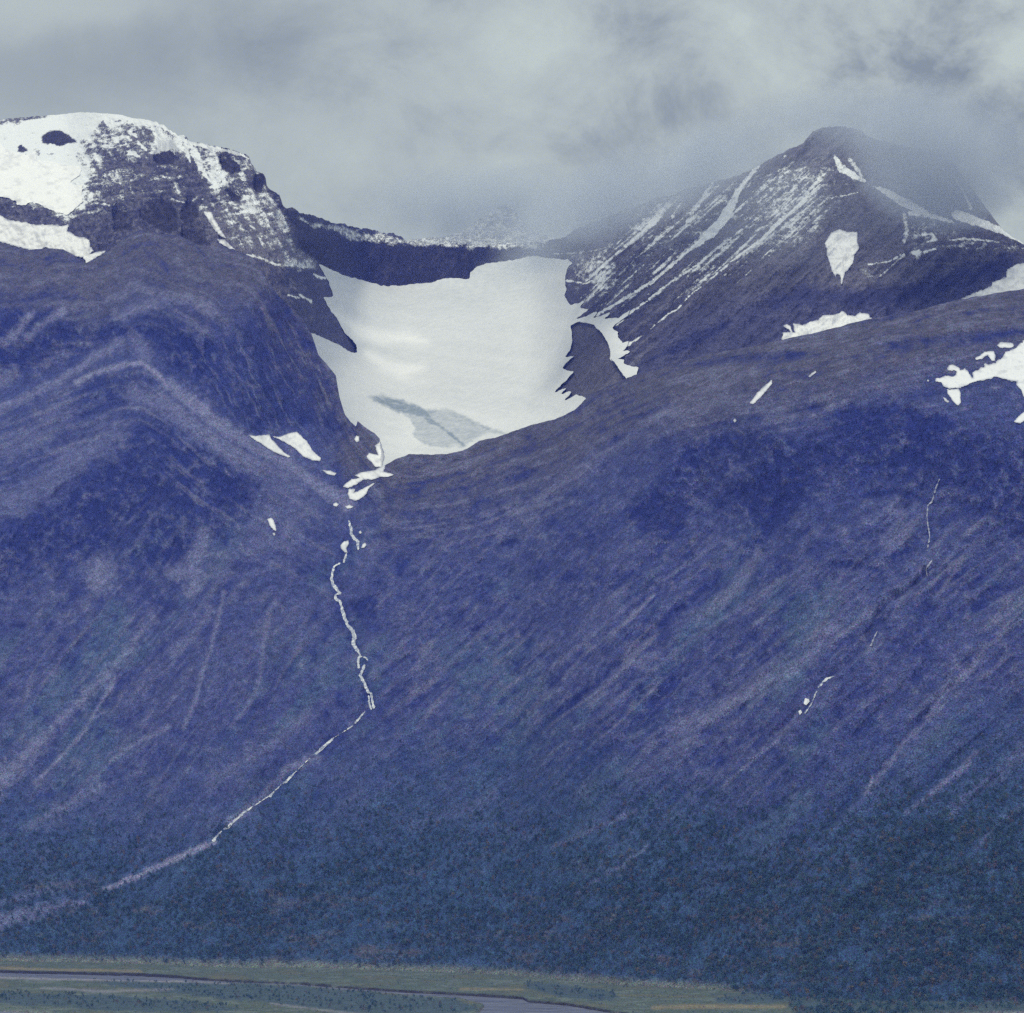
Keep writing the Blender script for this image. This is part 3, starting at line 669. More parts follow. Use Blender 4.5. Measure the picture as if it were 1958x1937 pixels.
# gully snow on the peak and the cliffs (points, widths)
SNOW_LINES = [
    (cL([(1700, 280), (1540, 480), (1440, 680), (1330, 830), (1100, 1000), (830, 1230), (700, 1310), (500, 1430), (350, 1520)]), [7, 13, 24, 17, 8, 9, 7, 6, 8], 1),
    (cL([(1730, 680), (1500, 850), (1200, 1090), (900, 1290), (800, 1380), (640, 1490), (540, 1570)]), [3, 5, 5, 4, 5, 8, 9], .95),
    (cL([(1911, 690), (1760, 840), (1650, 940), (1480, 1060), (1300, 1215)]), [6, 6, 7, 6, 3], .95), (cL([(1300, 1215), (1150, 1330), (1040, 1450), (980, 1480), (820, 1610)]), [2, 3, 5, 5, 2], .8),
    (cL([(760, 1660), (620, 1750), (510, 1850)]), [2, 7, 10], 1), (cL([(1340, 400), (1200, 620), (1120, 730)]), [6, 9, 9], .8), (cL([(1090, 540), (1000, 700)]), [4, 9], .75), (cL([(1560, 480), (1700, 400), (1911, 300)]), [3, 4, 4], .65),
    (cL([(130, 1215), (300, 1240), (420, 1185), (460, 1210)]), 4, .8), (cL([(40, 1000), (250, 990), (460, 950)]), 3, .7), (cL([(1850, 520), (1700, 600), (1500, 700)]), 3, .6),
    (cM([(20, 990), (120, 890), (280, 740)]), [4, 7, 4], .9), (cM([(100, 960), (200, 880), (360, 740)]), [4, 5, 3], .7), (cM([(450, 690), (600, 665), (730, 640)]), 3, .75), (cM([(0, 540), (200, 480), (500, 360)]), 3, .5),
    (cM([(560, 380), (600, 460), (700, 520), (780, 555)]), [8, 20, 16, 5], .85), (cM([(660, 400), (720, 470), (760, 540)]), [10, 12, 6], .75), (cM([(840, 595), (940, 640), (1040, 700), (1140, 750), (1260, 810)]), [3, 17, 22, 20, 12], .95), (cM([(1100, 790), (1260, 810), (1420, 855)]), [12, 12, 8], .8),
    (cM([(1060, 800), (1080, 900), (1060, 1000)]), [12, 12, 9], .75), (cM([(1440, 800), (1500, 820), (1620, 860), (1790, 930), (1932, 1000), (2300, 1150)]), [22, 24, 22, 14, 9, 10], 1), (cM([(1545, 750), (1500, 650), (1420, 520)]), [10, 6, 3], .75),
    (cM([(1140, 950), (1270, 940), (1290, 980), (1230, 1000)]), [6, 8, 10, 5], .85), (cM([(1400, 985), (1500, 975), (1620, 985), (1760, 1000)]), [5, 6, 4, 4], .9), (cM([(800, 1165), (950, 1140), (1060, 1085)]), [3, 5, 6], .95), (cM([(1060, 1090), (950, 1190), (880, 1250)]), [7, 4, 3], .8),
    (cM([(1130, 1080), (1170, 1070), (1155, 1105)]), 12, .9), (cM([(1210, 1070), (1290, 1050)]), 7, .9), (cM([(770, 1190), (830, 1280)]), 10, .5), (cM([(1800, 1040), (1932, 1045)]), 3, .8), (cM([(1250, 1220), (1400, 1195), (1600, 1180)]), 2.5, .5),
    (cK([(340, 190), (400, 340), (480, 460)]), [22, 12, 6], 1), (cK([(260, 100), (280, 200), (300, 280)]), [8, 9, 5], .9), (cK([(640, 430), (700, 500), (780, 610)]), [2, 4, 2], .8), (cK([(800, 690), (870, 710), (890, 740), (960, 700), (1020, 680)]), [7, 14, 10, 4, 3], .85),
    (cK([(570, 650), (680, 660)]), 5, .7), (cK([(120, 625), (180, 640), (250, 655)]), 4, .9), (cK([(330, 640), (370, 600)]), 6, .8), (cK([(850, 870), (890, 890)]), 7, .9), (cK([(930, 970), (970, 1050)]), 6, .9), (cK([(820, 1130), (950, 1160), (1080, 1220), (1250, 1235), (1380, 1250)]), [5, 6, 5, 4, 4], .85),
    (cK([(750, 700), (820, 800), (830, 790)]), 7, .7), (cK([(1460, 1330), (1530, 1345)]), 7, .95), (cK([(1200, 1500), (1300, 1525)]), 5, .95), (cK([(1310, 1500), (1410, 1560)]), 6, .95), (cB([(280, 485), (330, 500)]), 5, .9),
    (cJ([(1350, 290), (1420, 330)]), 10, .95), (cJ([(1340, 360), (1380, 375)]), 5, .9), (cJ([(1440, 390), (1520, 470)]), 7, .9), (cJ([(1390, 500), (1450, 540)]), 9, .95), (cJ([(1080, 1040), (1140, 1050)]), 5, .9), (cJ([(1790, 980), (1850, 1000)]), 5, .9), (cJ([(1180, 740), (1350, 740)]), 3, .6),
    (cJ([(1220, 1620), (1290, 1600), (1390, 1590)]), 3, .7), (cJ([(1280, 1750), (1480, 1720)]), 3, .6),
    (cB([(830, 300), (1000, 310), (1300, 315)]), 2.0, .55),
]
SNOW_LINES.append((cJ([(1600, 170), (1700, 225), (1800, 285), (1911, 335)]) + cK([(200, 55), (290, 110), (420, 135), (550, 165), (680, 190), (780, 225), (835, 250)]), [12, 12, 12, 12, 12, 10, 11, 11, 9, 7, 5], 1))
SNOW_LINES.append((cK([(905, 360), (950, 375), (985, 395)]), 5, .9))
snowf = np.zeros_like(UB)
for pts, w, a in SNOW_LINES: snowf = np.maximum(snowf, a * soft_line(UB, VB, pts, (np.asarray(w) * 0.8).tolist() if not isinstance(w, (int, float)) else w * 0.8, 3.2, 2.2, 5, 5.0))
relB = 22 * crag * out_gl + 6 * crag2 * out_gl * (0.5 + w_lb + 0.4 * w_rb).clip(0, 1)
relB += w_rb * out_gl * (26 * pk + 7 * pk2) + w_lb * out_gl * (16 * lc + 6 * lc2) + out_gl * 5 * strata * w_rb
relB += 36 * b_tu - 16 * b_sl * np.abs(rot_noise(UB, VB, 35, 50, 8, 79, 2)) + 10 * soft_poly(UB, VB, HEADWALL, 8) * rot_noise(UB, VB, 70, 30, 6, 86, 4, .65)
relB *= (1 - 0.75 * b_cap)
# the glacier bed lies back so that the ice sheet covers it
relB += 45 * (1 - out_gl)
fadeB = sst(VB - cb[None, :], 0, 8) * 0.7 + 0.3
YB2 = np.maximum.accumulate(YB + relB * fadeB, axis=0)
depth_back = sampler(us, VB, YB2)

RB = C(.074, .074, .120); RB_D = C(.030, .028, .034); RB_L = C(.210, .205, .250)
colB = np.broadcast_to(RB, UB.shape + (3,)).copy()
colB = lerp(colB, C(.120, .120, .155), w_rb * 0.9 * sst(-VB, -620, -520))
colB = lerp(colB, RB_L, np.clip(0.8 * sst(-crag2 - .5 * lc, -0.2, 0.6) * w_lb + 0.75 * b_sl + 0.75 * sst(-pk - .7 * pk2, -0.2, 0.6) * w_rb + 0.3 * sst(-strata, .1, .5), 0, 0.85))
colB = lerp(colB, C(.11, .105, .12), soft_poly(UB, VB, ISLAND, 8) * 0.6)
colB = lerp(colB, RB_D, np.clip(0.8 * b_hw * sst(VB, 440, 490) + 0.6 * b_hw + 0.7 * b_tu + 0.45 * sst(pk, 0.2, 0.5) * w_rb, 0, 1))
colB = lerp(colB, C(.085, .080, .095), b_hw * 0.55 * sst(rot_noise(UB, VB, 60, 20, 6, 87, 4, .65), 0.1, 0.6))
SLOPE_R = cC([(300, 1130), (500, 900), (800, 780), (1300, 800), (1500, 780), (1932, 640), (2200, 640), (2200, 1000), (300, 1200)])
colB = lerp(colB, C(.078, .082, .165), 0.75 * soft_poly(UB, VB, SLOPE_R, 60, 10))
LOWDARK = cC([(880, 800), (1050, 730), (1150, 760), (1350, 740), (1600, 700), (1900, 600), (1850, 700), (1600, 760), (1400, 830), (1100, 810), (900, 830)])
colB = lerp(colB, C(.030, .036, .125), 0.7 * soft_poly(UB, VB, LOWDARK, 30, 10))
LOWBAND = cC([(400, 1040), (600, 920), (740, 880), (700, 930), (520, 1010)])
colB = lerp(colB, C(.030, .036, .125), 0.7 * soft_poly(UB, VB, LOWBAND, 12, 5))

# snow dusting fields
DUST = [  # polygon, feather, amount
    (CAP_SNOW, 26, 0.62), (cJ([(0, 230), (400, 160), (900, 230), (880, 560), (600, 620), (300, 560), (0, 520)]), 30, 0.12),
    (cJ([(880, 240), (1050, 200), (1700, 220), (1911, 400), (1911, 560), (1500, 560), (1100, 560), (900, 640), (880, 1040), (1000, 1120), (860, 1150), (760, 1160), (860, 700)]), 30, 0.36),
    (cJ([(860, 640), (1100, 560), (1400, 640), (1911, 640), (1911, 980), (1400, 1000), (1300, 1120), (900, 1140), (840, 1050)]), 30, 0.24),
    (cK([(0, 20), (270, 60), (560, 150), (840, 235), (900, 370), (700, 420), (500, 560), (330, 300), (200, 250), (0, 200)]), 20, 0.40), (SLABS, 26, 0.30), (cK([(500, 420), (900, 400), (1050, 560), (1200, 800), (900, 700), (600, 740), (400, 640)]), 26, 0.25),
    (cK([(1050, 1180), (1450, 1180), (1480, 1260), (1100, 1250)]), 12, 0.28), (HEADWALL, 10, -0.2), (cB([(330, 200), (780, 300), (1050, 322), (1500, 308), (1500, 345), (1100, 350), (780, 335), (500, 300), (300, 250), (200, 190)]), 9, 0.75),
    (cL([(0, 1030), (200, 1060), (160, 1180), (130, 1230), (480, 1250), (500, 1080), (480, 950), (100, 980)]), 20, 0.42), (cL([(480, 930), (700, 620), (1100, 500), (1560, 400), (1500, 640), (1300, 820), (1000, 1060), (600, 1320), (400, 1420), (250, 1440), (180, 1380), (440, 1240)]), 30, 0.26),
    (cL([(700, 620), (1100, 700), (1300, 800), (900, 1000), (650, 900)]), 40, 0.10), (cL([(1540, 470), (1911, 240), (2300, 250), (2200, 700), (1750, 950), (1350, 1200), (1200, 1100), (1500, 820)]), 40, 0.24), (cM([(0, 560), (500, 350), (700, 550), (800, 800), (500, 850), (300, 1050), (0, 1050)]), 30, 0.22),
    (cM([(820, 570), (1100, 500), (1500, 640), (1420, 850), (1100, 740)]), 30, 0.24), (cM([(1100, 860), (1300, 860), (1800, 990), (1932, 1010), (1932, 1070), (1500, 1060), (1300, 1060), (1100, 1120), (1050, 1000)]), 14, 0.34), (cM([(750, 1160), (900, 1160), (880, 1300), (760, 1280)]), 16, 0.40),
    (cM([(500, 1180), (680, 1180), (620, 1320), (550, 1280)]), 10, 0.2),
]
dust = np.zeros_like(UB)
for p, f, a in DUST: dust += a * (1.12 + 0.34 * w_lb) * soft_poly(UB, VB, p, f * 1.8, 9, 17, 22)
SNOW_HARD = [cJ([(-900, 180), (-300, 180), (0, 215), (200, 190), (500, 110), (700, 40), (830, 0), (1000, 0), (1280, 30), (1380, 60), (1620, 100), (1760, 200), (1560, 215), (1400, 205), (1250, 160), (1080, 190), (960, 240), (880, 330), (850, 450), (700, 420), (760, 300), (640, 230), (470, 240), (400, 290), (300, 280), (250, 370), (200, 400), (100, 360), (0, 320), (-900, 330)])]
CAP_MAIN = cJ([(-760, 760), (-720, 640), (-500, 500), (0, 400), (60, 460), (160, 500), (230, 520), (370, 500), (380, 580), (560, 600), (700, 630), (850, 650), (830, 740), (740, 800), (760, 840), (860, 840), (850, 920), (870, 1010), (810, 1060), (700, 1150), (620, 1130), (560, 1110), (480, 1080), (400, 1040), (320, 1015), (270, 1050), (180, 1040), (150, 1000), (70, 965), (0, 960), (-500, 930), (-720, 840)])
CAP_LOW = cJ([(-740, 1330), (-700, 1230), (-450, 1160), (0, 1150), (80, 1205), (250, 1225), (380, 1255), (500, 1255), (640, 1265), (720, 1255), (700, 1320), (760, 1355), (830, 1390), (880, 1390), (940, 1410), (935, 1480), (980, 1530), (930, 1560), (1000, 1540), (1105, 1530), (1040, 1580), (900, 1660), (860, 1590), (800, 1590), (750, 1560), (700, 1530), (600, 1540), (480, 1490), (400, 1535), (300, 1510), (130, 1465), (0, 1430), (-450, 1440), (-700, 1400)])
hard = np.zeros_like(UB)
for p in SNOW_HARD: hard = np.maximum(hard, soft_poly(UB, VB, p, 6, 5, 8, 7.0))
grit = 0.30 * crag2 + 0.28 * lc * w_lb + 0.20 * pk * w_rb + 0.22 * strata * w_rb + 0.30 * lc2 * w_lb + 0.25 * pk2 * w_rb
pk_face = soft_poly(UB, VB, cL([(480, 900), (760, 600), (1150, 470), (1560, 380), (1911, 230), (2250, 420), (2200, 760), (1911, 1100), (1300, 1300), (900, 1420), (420, 1480), (250, 1420)]), 60, 12)
fine_st = rot_noise(UB, VB, 42, 70, 3.2, 81, 3, 0.6); mid_st = rot_noise(UB, VB, 42, 120, 7.0, 82, 3, 0.6)
dust += pk_face * (0.42 * sst(mid_st, 0.05, 0.4) + 0.30 * sst(fine_st, 0.05, 0.45))
rib_l = rot_noise(UB, VB, -62, 46, 7, 83, 4, 0.6); led_l = rot_noise(UB, VB + 8 * fbm(UB / 30, VB / 30, 84), 4, 40, 4.2, 85, 3, 0.6)
dust += w_lb * sst(VB, 240, 300) * sst(-VB, -500, -430) * sst(dust, 0.05, 0.3) * 0.30 * (led_l + rib_l)
snow = np.clip(dust * 1.0 + np.where(dust > 0.02, grit * 1.0 * sst(dust, 0, .15), 0), 0, 1)
snow = np.maximum(snow, snowf * (1.0 + 0.30 * (pk2 * w_rb + crag2 * (1 - w_rb))))
hard -= 0.95 * soft_poly(UB, VB, cJ([(290, 300), (440, 220), (640, 200), (760, 290), (880, 400), (900, 560), (820, 575), (560, 545), (360, 520), (300, 420)]), 16, 6, 15, 9) * hard * (0.72 + 0.9 * (crag2 + lc2))
hard -= 0.5 * soft_poly(UB, VB, cJ([(320, 470), (430, 400), (700, 430), (850, 440), (900, 560), (820, 570), (560, 545), (380, 525)]), 10, 3) * hard
hard -= 0.6 * soft_poly(UB, VB, cJ([(10, 300), (150, 255), (230, 330), (210, 400), (100, 330), (0, 340)]), 8, 3) * hard
hard -= 0.5 * soft_poly(UB, VB, cJ([(-900, 200), (0, 190), (150, 170), (350, 150), (540, 130), (540, 110), (0, 150), (-900, 170)]), 4, 1.5) * hard
snow = np.maximum(snow, hard * (1.0 + 0.4 * grit))
snow *= 1 - 0.8 * b_tu
snow = np.clip(snow, 0, 1)

PB = world_pts(UB, VB, YB2)
skB = skirt(us, cb, YB2[-1])
PBa = np.concatenate([PB, skB]); colBa = np.concatenate([colB, np.repeat(colB[-1:], 5, 0)]); snBa = np.concatenate([snow, np.repeat(snow[-1:], 5, 0)])
i1 = int((600 - U0) / 2); i2 = int((1075 - U0) / 2)
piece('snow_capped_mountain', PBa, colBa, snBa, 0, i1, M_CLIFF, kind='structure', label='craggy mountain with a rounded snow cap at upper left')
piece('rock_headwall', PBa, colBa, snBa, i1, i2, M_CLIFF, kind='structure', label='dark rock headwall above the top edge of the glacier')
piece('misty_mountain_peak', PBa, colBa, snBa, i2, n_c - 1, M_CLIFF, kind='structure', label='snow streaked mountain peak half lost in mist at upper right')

wing('snow_capped_mountain', PBa, colBa, snBa, -1, M_CLIFF, 803, stride=4, label='snow capped mountain going on beyond the left edge of the view')
wing('misty_mountain_peak', PBa, colBa, snBa, 1, M_CLIFF, 804, stride=4, label='flank of the misty mountain going on beyond the right edge of the view')
# far snowy summit seen through the cloud over the headwall
uf = np.arange(760, 1120, 4.0)
fc = cB([(720, 320), (820, 292), (950, 285), (1050, 262), (1110, 215), (1170, 170), (1230, 135), (1290, 112), (1330, 120), (1350, 170), (1400, 230), (1480, 270), (1640, 320)])
vf_top = np.interp(uf, [p[0] for p in fc], [p[1] for p in fc]) + fbm(uf / 10, uf * 0, 91, 4, .7) * 3
kf = (np.arange(60) / 59.0)[:, None]
UFF = np.repeat(uf[None], 60, 0); VFF = 520 * (1 - kf) + vf_top[None] * kf
YFF = np.maximum.accumulate(9600 + (520 - VFF) * 3.0 + 30 * fbm(UFF / 14, VFF / 12, 92, 4, .6), axis=0)
Pf = np.concatenate([world_pts(UFF, VFF, YFF), skirt(uf, vf_top, YFF[-1])])
cfar = np.broadcast_to(C(.16, .17, .20), Pf.shape).copy(); sfar = np.full(Pf.shape[:2], .62) + 0.22 * np.concatenate([fbm(UFF / 9, VFF / 5, 93, 4, .7), np.zeros((5, len(uf)))])
me = mesh_from('far_mountain', Pf.reshape(-1, 3), quads=grid_faces(*Pf.shape[:2])[:, ::-1], attrs={'tint': cfar.reshape(-1, 3), 'snow': sfar.ravel()}, mats=[M_CLIFF])
add('far_mountain', me, kind='structure', label='faint far snowy summit showing through the cloud above the headwall')

# ------------------------------------------------------------------ sheets lying on the ground: glacier, snow patches, streams
def drape(name, sdf, bbox, depth, lift, mat, step=1.5, thick=8.0, ragged=1.0, rl=6.0, seed=1, bumpf=None, dirt_highlightf=None, dome=0.0, **kw):
    u0, v0, u1, v1 = bbox
    uu = np.arange(u0 - 6, u1 + 6 + step, step); vv = np.arange(v0 - 6, v1 + 6 + step, step)
    U, V = np.meshgrid(uu, vv)
    S = sdf(U, V)
    if ragged: S = S + ragged * fbm(U / rl, V / rl, seed, 3, 0.6) * 1.6
    nr, nc = S.shape
    ins = S < 0
    cnt = ins[:-1, :-1].astype(int) + ins[1:, :-1] + ins[1:, 1:] + ins[:-1, 1:]
    idx = np.arange(nr * nc).reshape(nr, nc)
    full = cnt == 4
    quads = np.stack([idx[:-1, :-1], idx[1:, :-1], idx[1:, 1:], idx[:-1, 1:]], -1)[full]
    pu = list(U.ravel()); pv = list(V.ravel()); Sf = S.ravel()
    cut = {}; tris = []; rim = []
    def cross(a, b):
        k = (a, b) if a < b else (b, a)
        if k not in cut:
            t = Sf[a] / (Sf[a] - Sf[b]); cut[k] = len(pu)
            pu.append(pu[a] + (pu[b] - pu[a]) * t); pv.append(pv[a] + (pv[b] - pv[a]) * t)
        return cut[k]
    for i, j in zip(*np.nonzero((cnt > 0) & (cnt < 4))):
        c = [int(idx[i, j]), int(idx[i + 1, j]), int(idx[i + 1, j + 1]), int(idx[i, j + 1])]
        poly = []; cr_ = []
        for k in range(4):
            a, b = c[k], c[(k + 1) % 4]
            if Sf[a] < 0: poly.append(a)
            if (Sf[a] < 0) != (Sf[b] < 0):
                x = cross(a, b); poly.append(x); cr_.append((len(poly) - 1, Sf[a] < 0))
        for k in range(1, len(poly) - 1): tris.append((poly[0], poly[k], poly[k + 1]))
        for (pa, leaving), (pb, _) in zip(cr_, cr_[1:] + cr_[:1]):
            if leaving: rim.append((poly[pa], poly[pb]))
    pu = np.array(pu); pv = np.array(pv)
    used = np.unique(np.concatenate([quads.ravel(), np.array(tris, int).ravel()])) if len(tris) or len(quads) else np.array([], int)
    if not len(used): return None
    remap = -np.ones(len(pu), int); remap[used] = np.arange(len(used))
    pu = pu[used]; pv = pv[used]; quads = remap[quads]; tris = remap[np.array(tris, int).reshape(-1, 3)]; rim = [(remap[a], remap[b]) for a, b in rim]
    Y = depth(pu, pv) - lift
    if dome: Y = Y - dome * np.clip(-sdf(pu, pv) / 8.0, 0, 1)
    if bumpf is not None: Y = Y + bumpf(pu, pv)
    P = world_pts(pu, pv, Y)
    n = len(P); rv = sorted({a for e_ in rim for a in e_}); m_ = len(rv); rf = {a: n + k for k, a in enumerate(rv)}; rm = {a: n + m_ + k for k, a in enumerate(rv)}
    P = np.concatenate([P, P[rv], world_pts(pu[rv], pv[rv], Y[rv] + lift + thick)])
    q2 = [(rf[a], rf[b], rm[b], rm[a]) for a, b in rim]
    quads = np.concatenate([quads.reshape(-1, 4), np.array(q2, int).reshape(-1, 4)])
    attrs = {}
    if dirt_highlightf is not None: attrs['dirt'] = np.concatenate([dirt_highlightf(pu, pv), np.zeros(2 * len(rv))])
    me = mesh_from(name, P, quads=quads[:, ::1], tris=tris, attrs=attrs, mats=[mat])
    return add(name, me, **kw)
def bb(pts): P = np.asarray(pts); return (P[:, 0].min(), P[:, 1].min(), P[:, 0].max(), P[:, 1].max())

# smooth ice surface over the bed
def gl_depth(u, v):
    return depth_glacier(u, v)
_gy = canvas_depth(lambda U, V: 0.42 + 0 * V, smooth1(vstart, 201), 400, 6500 + 0 * us, 61, 9)
def depth_glacier(u, v):
    a = _gy(u, v); b = _by(u, v) + 24; k = 60.0
    h = np.clip(0.5 + 0.5 * (b - a) / k, 0, 1)
    return b * (1 - h) + a * h - k * h * (1 - h)
MORAINE = cB([(570, 1130), (640, 1120), (700, 1140), (780, 1165), (860, 1200), (980, 1190), (1060, 1220), (1150, 1270), (1300, 1325), (1180, 1320), (1080, 1380), (950, 1390), (860, 1370), (810, 1340), (810, 1280), (770, 1220), (690, 1185), (620, 1165)])
def gl_bump(u, v):
    b = 9 * fbm(u / 110, v / 40, 101, 3, .45)
    def hump(cx, cy, su, sv, a, ang_):
        c, s_ = math.cos(math.radians(ang_)), math.sin(math.radians(ang_))
        x = (u - cx) * c + (v - cy) * s_; y = -(u - cx) * s_ + (v - cy) * c
        return a * np.exp(-(x / su) ** 2 - (y / sv) ** 2)
    (x1, y1), (x2, y2) = cB([(600, 830), (740, 1000)])
    b += hump(x1, y1, 90, 16, -26, 12) + hump(x2, y2, 70, 14, -22, 14) + hump(x1 + 10, y1 - 26, 120, 22, 18, 12)
    b += 4 * soft_poly(u, v, MORAINE, 8) * fbm(u / 8, v / 5, 103, 3)
    return b
def gl_dirt_highlights(u, v):
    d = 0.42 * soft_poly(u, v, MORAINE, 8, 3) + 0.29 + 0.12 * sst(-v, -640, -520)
    d -= 0.42 * soft_line(u, v, cB([(380, 690), (520, 780), (640, 815), (760, 815), (860, 835)]), [10, 18, 16, 10, 4], 34, 2) + 0.42 * soft_line(u, v, cB([(560, 900), (660, 960), (740, 985), (850, 975)]), [6, 14, 16, 4], 30, 2) + 0.10 * soft_poly(u, v, cB([(260, 780), (480, 900), (760, 1000), (900, 1040), (620, 1120), (1100, 1180), (1500, 1250), (1000, 1430), (600, 1480), (400, 1100)]), 60)  # bright bands: sunlit highlights painted in by easing the grey tone of the ice
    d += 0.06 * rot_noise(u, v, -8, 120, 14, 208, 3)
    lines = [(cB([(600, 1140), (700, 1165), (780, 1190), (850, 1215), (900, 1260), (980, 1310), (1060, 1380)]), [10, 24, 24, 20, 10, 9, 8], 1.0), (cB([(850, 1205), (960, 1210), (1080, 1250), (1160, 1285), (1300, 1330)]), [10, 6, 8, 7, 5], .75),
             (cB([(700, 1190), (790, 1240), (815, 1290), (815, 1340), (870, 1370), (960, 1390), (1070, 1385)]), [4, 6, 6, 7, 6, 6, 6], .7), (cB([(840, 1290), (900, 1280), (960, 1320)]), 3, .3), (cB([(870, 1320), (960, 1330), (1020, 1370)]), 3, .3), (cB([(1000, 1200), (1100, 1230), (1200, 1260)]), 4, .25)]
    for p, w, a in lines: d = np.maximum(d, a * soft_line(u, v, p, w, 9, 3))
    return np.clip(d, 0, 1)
def gl_sdf(U, V):
    S = poly_sdf(U, V, GLACIER)
    return np.maximum(S, -poly_sdf(U, V, ISLAND))
drape('glacier', gl_sdf, bb(GLACIER), gl_depth, 14, M_ICE, step=2.2, thick=60, ragged=1.3, rl=7, seed=201, bumpf=gl_bump, dirt_highlightf=gl_dirt_highlights,
      kind='structure', label='broad smooth white glacier in the bowl between the two mountains, grey debris streaks near its foot')

